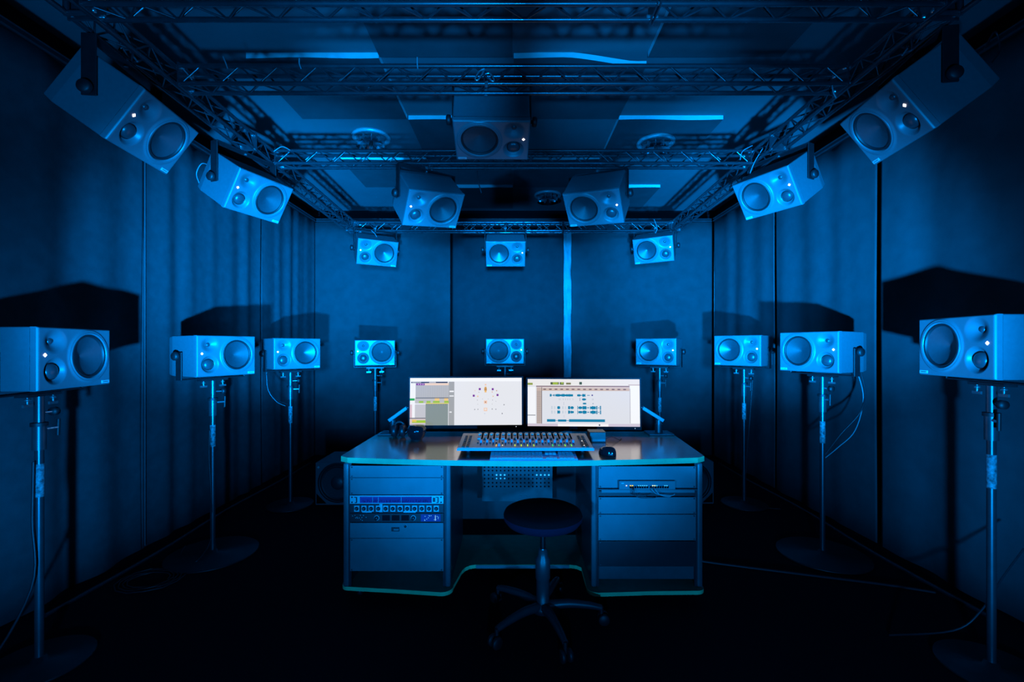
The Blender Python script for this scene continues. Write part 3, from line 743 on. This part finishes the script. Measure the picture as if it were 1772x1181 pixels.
# ------------------------------------------------------------------ monitors
def screen_mesh(w, h, items, bg):
    g = MB(); e = [0]
    def q(u0, v0, u1, v1, rgb, s=.93):
        y = -.0006 - .00004 * e[0]; e[0] += 1
        x0, x1, z0, z1 = (u0 - .5) * w, (u1 - .5) * w, (.5 - v1) * h, (.5 - v0) * h
        g.quad((x0, y, z0), (x1, y, z0), (x1, y, z1), (x0, y, z1), emat(rgb, s))
    q(0, 0, 1, 1, bg)
    for it in items: q(*it)
    return g
def left_items():
    I = [(0, 0, 1, .075, (255, 255, 255)), (0, .075, .05, 1, (250, 250, 250)), (.05, .11, .345, .42, (188, 188, 188)), (.01, .08, .335, .108, (48, 48, 60)),
         (.13, .11, .345, .155, (248, 216, 190)), (.055, .113, .13, .155, (132, 32, 140)), (.17, .085, .23, .103, (210, 210, 210)),
         (.05, .415, .345, .432, (92, 92, 96)), (.045, .432, .345, .535, (196, 194, 190)), (0, .43, .042, .478, (45, 172, 35)),
         (.14, .53, .345, .545, (250, 226, 80)), (.14, .545, .34, 1, (140, 150, 141)), (.045, .56, .14, .84, (204, 202, 204)), (0, .56, .02, .84, (230, 200, 205)),
         (0, .84, .14, .858, (96, 96, 100)), (0, .858, .14, .96, (225, 205, 195)), (.02, .89, .14, .945, (165, 205, 40)), (.02, .88, .06, .925, (240, 205, 70)), (0, .965, .14, 1, (180, 175, 200)),
         (.345, .08, .395, 1, (170, 170, 166)), (.352, .27, .39, .30, (250, 250, 250)), (.352, .37, .39, .395, (245, 245, 245)), (.352, .71, .372, .735, (245, 245, 245))]
    for a, b in ((.08, .12), (.148, .183), (.205, .265), (.305, .345)): I.append((a, .485, b, .528, (158, 200, 28)))
    for a, b in ((.22, .262), (.305, .34)): I.append((a, .43, b, .485, (246, 205, 120)))
    for i in range(9): I.append((.02 + i * .009, .085, .025 + i * .009, .103, (225, 225, 225)))
    for i in range(3): I.append((.07 + i * .02, .125, .08 + i * .02, .143, (230, 200, 235)))
    for i in range(14): I.append((.06 + i * .02, .16, .0612 + i * .02, .41, (168, 168, 168)))
    for i in range(9): I.append((.15 + i * .021, .55, .152 + i * .021, .58, (110, 120, 112)))
    for x, y in ((1082, 258), (1257, 260), (1001, 346), (1322, 338)):
        u, v = (x - 145) / 1505, (y - 108) / 630; I.append((u - .009, v - .022, u + .009, v + .022, (126, 40, 150)))
    for x, y, s, c in ((1160, 240, 16, (228, 170, 70)), (1160, 262, 22, (205, 150, 70)), (1160, 290, 16, (245, 190, 100)), (1160, 200, 13, (250, 205, 170)), (1160, 432, 26, (252, 208, 175)), (1160, 432, 8, (120, 80, 70)),
                       (1160, 530, 28, (252, 205, 170)), (1160, 528, 16, (246, 236, 228)), (1055, 355, 11, (248, 205, 150)), (1262, 355, 9, (235, 190, 140)), (1018, 280, 9, (240, 215, 200)), (1310, 280, 9, (215, 160, 130)),
                       (1015, 530, 8, (150, 150, 150)), (1058, 528, 8, (165, 165, 165)), (1250, 525, 9, (165, 165, 165)), (1300, 528, 8, (150, 150, 155)), (1410, 468, 9, (150, 150, 150)), (1385, 585, 9, (140, 140, 140)),
                       (1255, 405, 7, (185, 185, 190)), (1300, 422, 5, (170, 170, 170)), (1120, 390, 5, (190, 190, 190)), (1195, 390, 5, (190, 190, 190)), (1150, 585, 6, (170, 190, 225)), (1050, 405, 8, (205, 205, 205)), (1055, 460, 7, (215, 215, 215)), (1250, 458, 7, (210, 210, 210)), (1070, 300, 5, (150, 130, 130)), (1250, 297, 8, (225, 170, 150))):
        u, v = (x - 145) / 1505, (y - 108) / 630; a = s / 1505; b = s / 630; I.append((u - a * .8, v - b * .8, u + a * .8, v + b * .8, c))
    return I
def right_items():
    U = lambda x: (x - 92) / 1508
    V = lambda y: (y - 130) / 625
    I = [(0, 0, 1, .14, (244, 240, 236)), (0, .165, .072, .94, (252, 252, 252)), (.08, .17, .128, .95, (196, 178, 164)), (.076, .14, .91, .165, (150, 128, 128)), (.08, .165, .91, .185, (225, 205, 200)),
         (.08, .19, .91, .25, (214, 190, 172)), (.125, .17, .129, .95, (90, 80, 80)), (.915, .13, 1, .93, (255, 255, 255)), (.912, .2, .916, .93, (165, 160, 165)), (.9, .115, 1, .13, (190, 165, 160)),
         (0, .08, .045, .125, (150, 162, 40)), (.205, .065, .28, .118, (84, 92, 30)), (.225, .07, .272, .112, (172, 196, 40)), (.288, .065, .325, .12, (96, 104, 36)), (.30, .07, .32, .10, (170, 200, 50)), (.345, .075, .388, .115, (130, 125, 60)), (.463, .06, .487, .115, (70, 90, 50)),
         (0, .76, .07, .775, (120, 120, 120)), (0, .945, 1, 1, (216, 204, 218)), (.27, .945, .72, 1, (255, 250, 250)), (.635, .955, .647, .985, (40, 40, 50)), (.0, .93, .0, .93, (0, 0, 0))]
    for i in range(15): I.append((.14 + i * .051, .205, .165 + i * .051, .228, (118, 88, 84)))
    for i in range(22): I.append((.082, .2 + i * .034, .122, .205 + i * .034, (140, 122, 112)))
    T = (22, 128, 165)
    def w(y, segs, c=T):
        for a, b, h in segs:
            n = max(1, int((b - a) / 9))
            for k in range(n):
                x0 = a + (b - a) * k / n; x1 = a + (b - a) * (k + 1) / n
                hh = h * (random.uniform(.7, 1.) if n > 2 and h > 8 else 1)
                if n > 4 and h > 12: hh *= .65 + .35 * math.sin(PI * (k + .5) / n)
                I.append((U(x0), V(y - hh), U(x1), V(y + hh), c))
    w(345, [(392, 415, 17), (415, 440, 3), (440, 456, 13), (465, 540, 20), (540, 610, 19), (610, 705, 21), (760, 808, 18), (808, 830, 5), (830, 872, 19), (895, 930, 4)]); w(343, [(953, 973, 9)], (90, 80, 150))
    w(398, [(825, 880, 16)]); w(398, [(795, 800, 20)], (70, 60, 120)); w(398, [(x, x + 4, 11) for x in (515, 532, 570, 602, 630, 660, 700, 962, 975)], (165, 175, 190))
    w(453, [(836, 882, 14)]); w(453, [(578, 581, 20), (965, 980, 6)], (150, 165, 185))
    for y in (508, 566):
        w(y, [(492, 530, 23), (637, 665, 24), (668, 714, 20), (762, 769, 24), (774, 828, 22), (830, 886, 27), (893, 920, 6), (932, 1010, 26), (1015, 1030, 24), (1038, 1055, 5), (1064, 1079, 26)])
        w(y, [(412, 415, 20), (425, 428, 20), (455, 459, 20), (560, 563, 18), (572, 575, 18), (602, 605, 18)], (120, 165, 190))
    w(620, [(580, 583, 16)], (150, 165, 185))
    I.append((U(352), V(660), U(466), V(694), T)); I.append((U(466), V(674), U(500), V(681), T)); I.append((U(500), V(663), U(612), V(692), T)); I.append((U(612), V(674), U(648), V(681), T)); I.append((U(648), V(659), U(1130), V(694), T))
    return I
MW, MHT = .7285, .3074
def monitor(c, yaw, pitch, items, bg, label, led_x):
    t = thing('computer_monitor', label, 'monitor', (c[0], c[1], c[2]), yaw)
    rp = Matrix.Rotation(pitch, 4, 'X')
    g = MB(); b = .011
    g.box((0, .012, -.006), (MW + 2 * b, .024, MHT + 2 * b + .012), M['bezel']); g.box((0, .034, 0), (MW * .6, .022, MHT * .7), M['dark'])
    o = part('housing', g, t, mx=rp); bevel(o, .003)
    part('screen', screen_mesh(MW, MHT, items, bg), t, mx=rp)
    g = MB(); g.lathe([(0, .002), (.0022, 0)], emat((235, 240, 255), 1.5), Matrix.Translation((led_x, -.001, -MHT / 2 - .011)) @ Matrix.Rotation(PI / 2, 4, 'X'), 10); part('power_light', g, t, mx=rp)
    g = MB(); g.box((0, .055, -.01), (.10, .022, .10), M['blackmetal']); part('mount_plate', g, t, mx=rp)
MY = 3.02
monitor(pix(806.5, 695.2, MY), R(2.0), R(-3), left_items(), (238, 238, 240), 'left widescreen monitor showing a speaker layout diagram in orange and purple', .327)
monitor(pix(1009.7, 697.4, MY), R(-2.2), R(-3), right_items(), (230, 231, 235), 'right widescreen monitor showing teal audio waveforms', .332)
# monitor arms
def monitor_arm(px, py, tipx, tipy, label, sgn):
    Y = 3.085; b = Vector(((px - 888) * Y / 800, Y, ZT))
    t = thing('monitor_arm', label, 'monitor arm', b)
    g = MB(); g.box((0, 0, .006), (.16, .14, .010), M['desksteel']); part('base_plate', g, t, bev=.003)
    g = MB(); g.tube([(0, 0, .01), (0, 0, .065)], .025, M['dark'], 16); g.tube([(0, 0, .065), (0, 0, .092)], .018, M['greysteel'], 14); part('column', g, t)
    tip = pix(tipx, tipy, 3.06) - b
    st = Vector((sgn * .01, -.012, .10))
    g = MB(); d = (tip - st); g.tube([st - d * .12, tip], .016, M['alu'], 4); o = part('arm', g, t, label='bright slanting metal arm'); bevel(o, .003)
    g = MB(); g.tube([tip, tip + Vector((-sgn * .12, .04, .02))], .012, M['dark'], 8); g.tube([tip + Vector((-sgn * .12, .04, .02)), Vector(((tipx - 888) * 3.09 / 800 - b.x - sgn * .30, 3.10 - b.y, .20))], .012, M['dark'], 8); part('forearm', g, t)
monitor_arm(680, 0, 704, 706, 'monitor arm with base plate at the left back of the desk', -1)
monitor_arm(1140, 0, 1112, 706, 'monitor arm with base plate at the right back of the desk', 1)
# headphones hung on the left arm column
hb = pix(690, 750, 2.97)
t = thing('headphones', 'black headphones leaning on the left monitor arm column', 'headphones', (hb.x, hb.y, ZT))
for sx in (-1, 1):
    g = MB(); g.lathe([(0, -.016), (.034, -.016), (.040, -.006), (.040, .010), (.030, .016), (0, .016)], M['dark'], Matrix.Translation((sx * .026, 0, .042)) @ Matrix.Rotation(PI / 2, 4, 'Y'), 24, sy=1.1); part('ear_cup', g, t)
g = MB(); g.tube([(.040 * math.cos(a) , .02, .045 + .05 * math.sin(a)) for a in [PI * k / 16 for k in range(17)]], .007, M['dark'], 8); part('headband', g, t)
cable('headphone_cable', [hb + Vector((.03, 0, -.01)), hb + Vector((.07, -.01, .02)), hb + Vector((.11, .02, .0)), hb + Vector((.09, .05, -.008))], .0022, 'thin pale cable looping beside the headphones on the desk', M['palecable'])
# round glossy object
rb = pix(721, 748, 2.88)
t = thing('round_desk_speaker', 'glossy black round device under the left corner of the left monitor', 'desk speaker', (rb.x, rb.y, ZT))
g = MB(); g.lathe([(0, .002), (.030, .002), (.036, .008), (.052, .030), (.060, .055), (.058, .075), (.045, .09), (0, .095)], M['gloss'], n=36); part('body', g, t)
g = MB(); g.lathe([(0, 0), (.034, 0), (.034, .005), (0, .005)], M['rubber'], n=24); part('base_ring', g, t)
# small box right
bb = pix(1032, 760, 2.86)
t = thing('small_interface', 'small black box under the right monitor behind the mixer', 'audio interface', (bb.x, 2.86, ZT))
g = MB(); g.box((0, 0, .034), (.10, .10, .056), M['dark']); part('case', g, t, bev=.003)
g = MB(); g.box((0, -.0505, .012), (.09, .002, .012), M['greysteel']); part('front_trim', g, t)
g = MB(); g.box((0, 0, .003), (.094, .094, .006), M['rubber']); part('foot_pad', g, t)
cable('usb_cable', [(bb.x + .05, 2.82, ZT + .02), (bb.x + .09, 2.83, ZT + .03), (bb.x + .14, 2.86, ZT + .006), (bb.x + .17, 2.92, ZT + .004)], .0025, 'black cable leaving the small box on the desk')

# ------------------------------------------------------------------ mixer
mxl = thing('fader_control_surface', 'wide sixteen channel mixing control surface below the monitors', 'mixer', (.066, 2.62, ZT))
MXF, MXB = 2.47 - 2.62, 2.755 - 2.62; MXW = .732
hf, hbk = .040, .066
def mz(y): return hf + (hbk - hf) * (y - MXF) / (MXB - MXF)
g = MB()
x = MXW / 2
vs = [(-x, MXF, hf - .013), (x, MXF, hf - .013), (x, MXB, .012), (-x, MXB, .012), (-x, MXF, hf - .002), (x, MXF, hf - .002), (x, MXB, hbk - .002), (-x, MXB, hbk - .002)]
g.add(vs, [(0, 3, 2, 1), (4, 5, 6, 7), (0, 1, 5, 4), (2, 3, 7, 6), (1, 2, 6, 5), (0, 4, 7, 3)], M['dark'])
part('chassis', g, mxl, bev=.003)
g = MB(); x -= .004
g.add([(-x, MXF + .003, mz(MXF + .003) - .0025), (x, MXF + .003, mz(MXF + .003) - .0025), (x, MXB - .002, mz(MXB) - .0025), (-x, MXB - .002, mz(MXB) - .0025),
       (-x, MXF + .003, mz(MXF + .003)), (x, MXF + .003, mz(MXF + .003)), (x, MXB - .002, mz(MXB)), (-x, MXB - .002, mz(MXB))],
      [(0, 3, 2, 1), (4, 5, 6, 7), (0, 1, 5, 4), (2, 3, 7, 6), (1, 2, 6, 5), (0, 4, 7, 3)], M['mixer']); part('top_plate', g, mxl)
g = MB(); g.box((0, MXF - .002, hf - .008), (MXW, .004, .012), M['fader']); part('front_lip', g, mxl, label='front lip with blue light painted in')
for sx in (-1, 1):
    for yy in (MXF + .05, MXB - .04):
        g = MB(); g.lathe([(0, 0), (.012, 0), (.012, mz(yy) - .016 if yy < 0 else .02), (0, mz(yy) - .016 if yy < 0 else .02)], M['rubber'], Matrix.Translation((sx * .31, yy, 0)), 12); part('foot', g, mxl)
tilt = Matrix.Rotation(math.atan2(hbk - hf, MXB - MXF), 4, 'X')
random.seed(5)
ledc = {3: (255, 190, 60), 4: (250, 240, 190), 6: (220, 240, 60), 7: (200, 240, 60), 8: (200, 240, 50), 9: (190, 240, 50), 12: (60, 220, 110), 13: (60, 220, 110), 14: (150, 250, 60), 15: (120, 240, 80)}
for i in range(16):
    cx = -MXW / 2 + MXW * (.166 + .0466 * i)
    y0, y1 = MXF + .045, MXB - .006
    g = MB(); g.box((cx, (y0 + y1) / 2 + .06, mz((y0 + y1) / 2 + .06) + .0004), (.0085, (y1 - y0) - .12, .001), M['hole'], tilt); g.box((cx, y0 + .055, mz(y0 + .055) + .0004), (.0035, .11, .001), M['hole'], tilt); part('fader_slot', g, mxl)
    yc = MXF + (.035 if i == 3 else .100 + .004 * ((i * 7) % 3))
    g = MB(); g.box((cx, yc, mz(yc) + .008), (.011, .022, .014), M['fader'], tilt); part('fader_cap', g, mxl, bev=.002)
    for yy, hh in ((MXB - .105, .05), (MXB - .028, .035)):
        g = MB(); g.box((cx - .016, yy, mz(yy) + .004), (.017, hh, .008), M['key'] if hh > .04 else M['mixer'], tilt); part('channel_button', g, mxl, bev=.002)
    g = MB(); yy = MXF + .088; g.lathe([(0, .005), (.0045, .004), (.005, 0)], M['rubber'], Matrix.Translation((cx - .017, yy, mz(yy))), 10); part('round_button', g, mxl)
    if i in ledc:
        g = MB(); yy = MXF + .045; g.box((cx - .016, yy, mz(yy) + .0012), (.004, .03 if i not in (13, 4) else .012, .002), emat(ledc[i], 1.2), tilt); part('level_light', g, mxl)
for sx in (-1, 1):
    for i in range(2):
        for j in range(7):
            yy = MXF + .03 + j * .031
            g = MB(); g.box((sx * (.312 + i * .024), yy, mz(yy) + .002), (.014, .016 if j > 1 else .024, .004), M['rubber'], tilt); part('function_button', g, mxl)
for yy in (MXF + .112, MXF + .03):
    g = MB(); g.box((.318, yy, mz(yy) + .005), (.006, .006, .002), emat((250, 250, 250), 1.2)); part('button_light', g, mxl)

# ------------------------------------------------------------------ keyboard
kb = thing('computer_keyboard', 'slim pale computer keyboard at the front edge of the desk', 'keyboard', (pix(923, 788, 2.43).x, 2.435, ZT))
KW, KD = .452, .120
g = MB(); x, y = KW / 2, KD / 2
g.add([(-x, -y, .0), (x, -y, .0), (x, y, .0), (-x, y, .0), (-x, -y, .006), (x, -y, .006), (x, y, .018), (-x, y, .018)], [(0, 3, 2, 1), (4, 5, 6, 7), (0, 1, 5, 4), (2, 3, 7, 6), (1, 2, 6, 5), (0, 4, 7, 3)], M['alu']); part('base', g, kb, bev=.002)
g = MB(); g.box((0, -y - .001, .003), (KW, .002, .006), M['fader']); part('front_lip', g, kb, label='front edge with blue light painted in')
kt = Matrix.Rotation(math.atan2(.012, KD), 4, 'X')
km = MB(); km.box((0, 0, 0), (.0165, .0165, .003), M['key']); kmd = km.data('key')
cnt = 0
for j in range(5):
    xs = [-.215 + .0195 * i for i in range(14)] + [.072 + .0195 * i for i in range(3)] + [.142 + .0195 * i for i in range(4)]
    for i, xx in enumerate(xs):
        if j == 0 and 3 <= i <= 7: continue
        if 14 <= i <= 16 and j == 1 and i != 15: continue
        if 14 <= i <= 16 and j == 2: continue
        if cnt >= 100: continue
        yy = -.046 + j * .0215
        o = link('key', kmd, kb, mx=Matrix.Translation((xx, yy, .0118 + yy * .1 + .0015)) @ kt); cnt += 1
g = MB(); g.box((-.117, -.046, .0118 - .0046 + .0015), (.095, .0165, .003), M['key'], kt); part('space_bar', g, kb)

# ------------------------------------------------------------------ mouse
ms = thing('computer_mouse', 'black computer mouse to the right of the mixer', 'mouse', (pix(1051, 780, 2.50).x, 2.50, ZT), R(35))
g = MB(); vs = []; fs = []; NU, NV = 20, 10
for j in range(NV + 1):
    ph = j / NV * PI / 2
    for i in range(NU):
        a = 2 * PI * i / NU
        r = math.cos(ph) ** .6
        xx = .036 * r * math.cos(a) * (1 + .08 * math.cos(2 * a)); yy = .056 * r * math.sin(a)
        zz = .042 * math.sin(ph) ** .8 * (1 - .25 * (yy / .056)) * (1 - .12 * xx / .036)
        vs.append((xx, yy, .001 + zz))
for j in range(NV):
    for i in range(NU): fs.append((j * NU + i, j * NU + (i + 1) % NU, (j + 1) * NU + (i + 1) % NU, (j + 1) * NU + i))
g.add(vs, fs, M['gloss'], True); g.add([(v[0], v[1], .001) for v in vs[:NU]], [tuple(range(NU - 1, -1, -1))], M['dark']); part('body', g, ms)
g = MB(); g.lathe([(0, -.004), (.011, -.004), (.012, 0), (.011, .004), (0, .004)], M['greysteel'], Matrix.Translation((0, .028, .026)) @ Matrix.Rotation(PI / 2, 4, 'Y'), 16); part('scroll_wheel', g, ms)

# ------------------------------------------------------------------ stool
st = thing('swivel_stool', 'round navy swivel stool on a five spoke caster base in front of the desk', 'stool', (.145, 2.26, 0))
g = MB(); g.lathe([(0, .480), (.12, .480), (.175, .490), (.190, .510), (.192, .530)], M['seat'], n=48)
g.lathe([(.192, .530), (.185, .546), (.165, .556), (.10, .560), (0, .561)], M['seattop'], n=48); part('seat', g, st, label='round padded seat, dark on top with a navy side')
g = MB(); g.lathe([(0, .478), (.10, .478), (.10, .470), (.03, .455), (.022, .43), (0, .43)], M['dark'], n=24); part('seat_mount', g, st)
g = MB(); g.tube([(0, 0, .30), (0, 0, .44)], .014, M['chrome'], 16); part('gas_piston', g, st)
g = MB(); g.lathe([(0, .36), (.020, .36), (.024, .33), (.036, .31), (.036, .22), (.032, .215), (.032, .10), (.05, .085), (.052, .06), (0, .06)], M['stool'], n=24); part('column_sleeve', g, st)
for a in (-74, 220, 142, 70, -2):
    ca, sa = math.cos(R(a)), math.sin(R(a)); r = .285
    g = MB(); pts = [(.03 * ca, .03 * sa, .085), (.12 * ca, .12 * sa, .096), (.22 * ca, .22 * sa, .090), (r * ca, r * sa, .078)]
    g.tube(smoothpath(pts, 4), [.024 - .010 * k / 12 for k in range(13)], M['stool'], 8); p = part('base_spoke', g, st)
    g = MB(); px_, py_ = r * ca, r * sa
    g.tube([(px_, py_, .03), (px_, py_, .082)], .010, M['rubber'], 8)
    for s in (-1, 1):
        g.lathe([(0, -.009), (.024, -.009), (.0275, -.004), (.0275, .004), (.024, .009), (0, .009)], M['rubber'], Matrix.Translation((px_ - .5 * s * .034 * -sa + .01 * ca, py_ - .5 * s * .034 * ca + .01 * sa, .0276)) @ Matrix.Rotation(R(a), 4, 'Z') @ Matrix.Rotation(PI / 2, 4, 'X'), 18)
    part('caster', g, p)

# ------------------------------------------------------------------ cables
GC = 'loose cables'
cable('speaker_cable', [pix(367, 290, 2.95), pix(350, 283, 2.98), pix(340, 300, 3.0), pix(345, 318, 3.0)], .003, 'pale cable loop behind the second left hanging speaker', M['palecable'])
cable('speaker_cable', [pix(1704, 85, 2.05), pix(1722, 55, 2.1), pix(1730, 85, 2.1), pix(1715, 110, 2.08)], .004, 'dark cable loop behind the closest right hanging speaker')
cable('speaker_cable', [pix(1490, 645, 2.98), pix(1497, 680, 2.95), pix(1488, 715, 2.93), pix(1455, 752, 2.98), pix(1426, 790, 3.0)], .0045, 'dark cable hanging from the second right speaker back to its stand pole')
cable('speaker_cable', [pix(1484, 645, 3.0), pix(1494, 690, 2.95), pix(1480, 745, 2.93), pix(1450, 775, 2.97), pix(1424, 796, 3.0)], .003, 'pale cable hanging from the second right speaker back to its stand pole', M['palecable'])
cable('speaker_cable', [pix(463, 640, 3.98), pix(462, 665, 3.95), pix(476, 690, 3.92), pix(498, 700, 3.92)], .004, 'dark cable curving from the third left speaker to its stand')
cable('speaker_cable', [pix(461, 645, 3.98), pix(464, 675, 3.9), pix(478, 695, 3.9), pix(494, 703, 3.9)], .0025, 'thin pale cable curving from the third left speaker to its stand', M['palecable'])
cable('speaker_cable', [pix(363, 745, 2.97), pix(362, 790, 2.97), pix(365, 850, 2.97), pix(366, 930, 2.99), (-1.97, 2.86, .012), (-2.12, 2.95, .012), (-2.2, 3.1, .012)], .004, 'dark cable running down the second left stand pole')
cable('speaker_cable', [pix(58, 800, 1.93), pix(56, 900, 1.93), pix(54, 1020, 1.92), (-2.15, 1.85, .02), (-2.25, 1.7, .012)], .005, 'dark cable running down the closest left stand pole')
cable('speaker_cable', [pix(1303, 650, 3.9), pix(1298, 720, 3.92), pix(1292, 800, 3.93), pix(1290, 865, 3.95), (2.05, 3.86, .012), (2.2, 3.8, .012)], .003, 'thin cable dropping beside the third right stand')
cable('speaker_cable', [pix(1772, 950, 2.0), pix(1735, 1000, 1.98), pix(1700, 1055, 1.95), pix(1650, 1092, 1.98), (1.75, 2.15, .006)], .004, 'cable trailing across the floor past the closest right stand')
cable('floor_cable', [(1.02, 2.95, .008), (1.25, 2.86, .008), (1.7, 2.72, .008), (2.1, 2.6, .008), (2.3, 2.52, .008)], .008, 'thick dark floor cable from the desk to the right wall')
cable('floor_cable', [(2.36, 2.3, .01), (2.34, 3.0, .01), (2.38, 3.8, .01), (2.35, 4.6, .01), (2.36, 5.3, .01)], .012, 'thick dark cable lying along the foot of the right curtains')
cable('floor_cable', [(-2.33, 2.3, .01), (-2.31, 3.0, .01), (-2.35, 3.8, .01), (-2.32, 4.6, .01), (-2.33, 5.3, .01)], .012, 'thick dark cable lying along the foot of the left curtains')
tc_ = pix(838, 132, 2.16)
t = thing('truss_clamp', 'shiny two armed clamp on the second cross truss above the middle hanging speaker', 'clamp', tc_)
for pts in ([(0, 0, .035), (-.024, 0, .022), (-.042, 0, -.012), (-.030, 0, -.018), (-.012, 0, .008), (.004, 0, .033)], [(.004, .004, .012), (.026, .004, .016), (.046, .004, -.014), (.036, .004, -.020), (.018, .004, .0)]):
    g = MB(); g.tube(smoothpath(pts, 3), .0042, M['bolt'], 6); part('clamp_arm', g, t)
g = MB(); g.tube([(.010, -.002, -.028), (.010, -.002, -.050)], .008, M['bolt'], 8); part('bolt', g, t)
for k in range(1):
    pts = [( -2.09 + (.10 + .003 * a) * math.cos(a), 2.66 + (.08 + .003 * a) * math.sin(a), .008 + .004 * math.sin(a * 2.3) ** 2) for a in [i * .5 for i in range(52)]]
    o = link('coiled_cable', MB().tube(pts, .0035, M['cable'], 6).data('coiled_cable')); tag(o, 'coil of dark cable on the floor by the left curtains', 'cable')
# cables along the side trusses
for sx, nm in ((-1, 'left'), (1, 'right')):
    rnd = random.Random(11 if sx < 0 else 12)
    for q, pl in ((0, 'inner'), (1, 'middle'), (2, 'outer')):
        pts = []
        for i in range(34):
            Y = 1.9 + i * .083
            pts.append((sx * (XT - .024 + .022 * q + rnd.uniform(-.006, .006)), Y, zl(Y) - .015 + .012 * q + rnd.uniform(-.010, .012)))
        cable('truss_cable', pts, .0055, '%s cable bundle strand inside the %s side truss' % (pl, nm), k=2)
for pts, lab in (([pix(300, 110, 2.2), pix(317, 120, 2.2), pix(332, 138, 2.19)], 'bright cable tie arc at the left end of the second cross truss'),
                 ([pix(386, 98, 2.17), pix(391, 110, 2.17), pix(394, 119, 2.17)], 'first bright cable tie tail on the second cross truss from the left'),
                 ([pix(518, 101, 2.17), pix(518, 110, 2.17), pix(521, 119, 2.17)], 'second bright cable tie tail on the second cross truss from the left'),
                 ([pix(722, 99, 2.17), pix(722, 110, 2.17), pix(723, 119, 2.17)], 'bright cable tie tail on the second cross truss left of the middle speaker'),
                 ([pix(474, 262, 3.05), pix(488, 254, 3.05), pix(502, 260, 3.05)], 'bright cable tie arc at the left end of the third cross truss'),
                 ([pix(1281, 277, 3.05), pix(1285, 262, 3.05), pix(1302, 252, 3.05)], 'bright cable tie arc at the right end of the third cross truss'),
                 ([pix(1298, 300, 3.0), pix(1306, 280, 3.0), pix(1320, 257, 3.0)], 'long bright cable tie beside the second right hanging speaker'),
                 ([pix(1440, 148, 2.16), pix(1442, 160, 2.16), pix(1447, 170, 2.16)], 'bright cable tie tail at the right end of the second cross truss'),
                 ([pix(640, 397, 4.62), pix(648, 404, 4.6), pix(652, 410, 4.58)], 'bright cable tie over the rear left hanging speaker'),
                 ([pix(1132, 380, 4.62), pix(1137, 395, 4.6), pix(1134, 404, 4.6)], 'bright cable tie over the rear right hanging speaker'),
                 ([pix(826, 296, 3.05), pix(828, 315, 3.05), pix(833, 334, 3.05)], 'dark cable tail hanging from the third cross truss')):
    cable('cable_tie', pts, .0028 if 'dark' not in lab else .004, lab, M['palecable'] if 'dark' not in lab else M['cable'], 'cable tie')

# ------------------------------------------------------------------ lamps and added fill spots
BLUE = (0., .29, 1.)
def spot(name, loc, target, power, size, blend, rad, color=BLUE):
    d = bpy.data.lights.new(name, 'SPOT'); d.energy = power; d.color = color; d.spot_size = R(size); d.spot_blend = blend; d.shadow_soft_size = rad
    o = bpy.data.objects.new(name, d); COL.objects.link(o); o.location = loc
    o.rotation_euler = (Vector(target) - Vector(loc)).to_track_quat('-Z', 'Y').to_euler()
    return o
LA = (.05, -.87, H - .86)
def aim(o, az, el):
    return (o[0] + math.sin(R(az)) * math.cos(R(el)), o[1] + math.cos(R(az)) * math.cos(R(el)), o[2] + math.sin(R(el)))
def intensity(i): return i * 2.2 * PI / .22 * 4 * PI
LC = (.05, -.90, H + .10)
LD = (.05, -.90, H - .38)
for sg, nm in ((-1, 'left'), (1, 'right')):
    spot('blue_side_beam_' + nm, LA, aim(LA, sg * 21.5, 17), intensity(25), 31.5, 1., .05)
    spot('blue_rear_beam_' + nm, LC, aim(LC, sg * 15.5, 2.5), intensity(15), 27, 1., .12)
    spot('blue_upper_beam_' + nm, LD, aim(LD, sg * 10.5, 29.5), intensity(3.6), 20, 1., .05)  # added spots without a known source, for the ceiling panel edges
    spot('blue_outer_flood_' + nm, LA, aim(LA, sg * 36, 9), intensity(2.5), 34, 1., .05)  # added fill for the near side curtains
for sg, nm, k in ((-1, 'left', 1.5), (1, 'right', .7)):
    spot('blue_corner_flood_' + nm, LA, aim(LA, sg * 29, 33), intensity(k), 32, 1., .05)  # added fill for the closest hanging speakers
    spot('blue_low_flood_' + nm, LA, aim(LA, sg * 26, -3), intensity(.6), 66, 1., .05)  # added fill for stand poles and other low surfaces
spot('blue_beam_centre', LC, aim(LC, -.5, 5.), intensity(26), 19.5, 1., .12)
for sx, nm in ((-1.2, 'left'), (1.3, 'right')):
    p = (sx, -.90, H - .57); spot('blue_desk_beam_' + nm, p, aim(p, -sx * 16, 7.5), intensity(3.), 41, 1., .08)  # added desk fill, set wide apart to thin out the stool shadow

w = bpy.data.worlds.new('night'); SC.world = w; w.use_nodes = True
w.node_tree.nodes['Background'].inputs['Color'].default_value = (0, .0012, .004, 1)
w.node_tree.nodes['Background'].inputs['Strength'].default_value = 1.

# ------------------------------------------------------------------ camera and view
cd = bpy.data.cameras.new('camera'); cam = bpy.data.objects.new('camera', cd); COL.objects.link(cam)
cam.location = (0, 0, H); cam.rotation_euler = (PI / 2, 0, 0)
cd.sensor_width = 36; cd.lens = 36 * 800 / 1772
cd.shift_x = -2 / 1772; cd.shift_y = 9.5 / 1772
cd.clip_start = .02; cd.clip_end = 60
SC.camera = cam
SC.view_settings.view_transform = 'Standard'
SC.view_settings.look = 'None'
SC.view_settings.exposure = 0
SC.cycles.use_denoising = True
SC.cycles.max_bounces = 6
SC.cycles.sample_clamp_indirect = 4
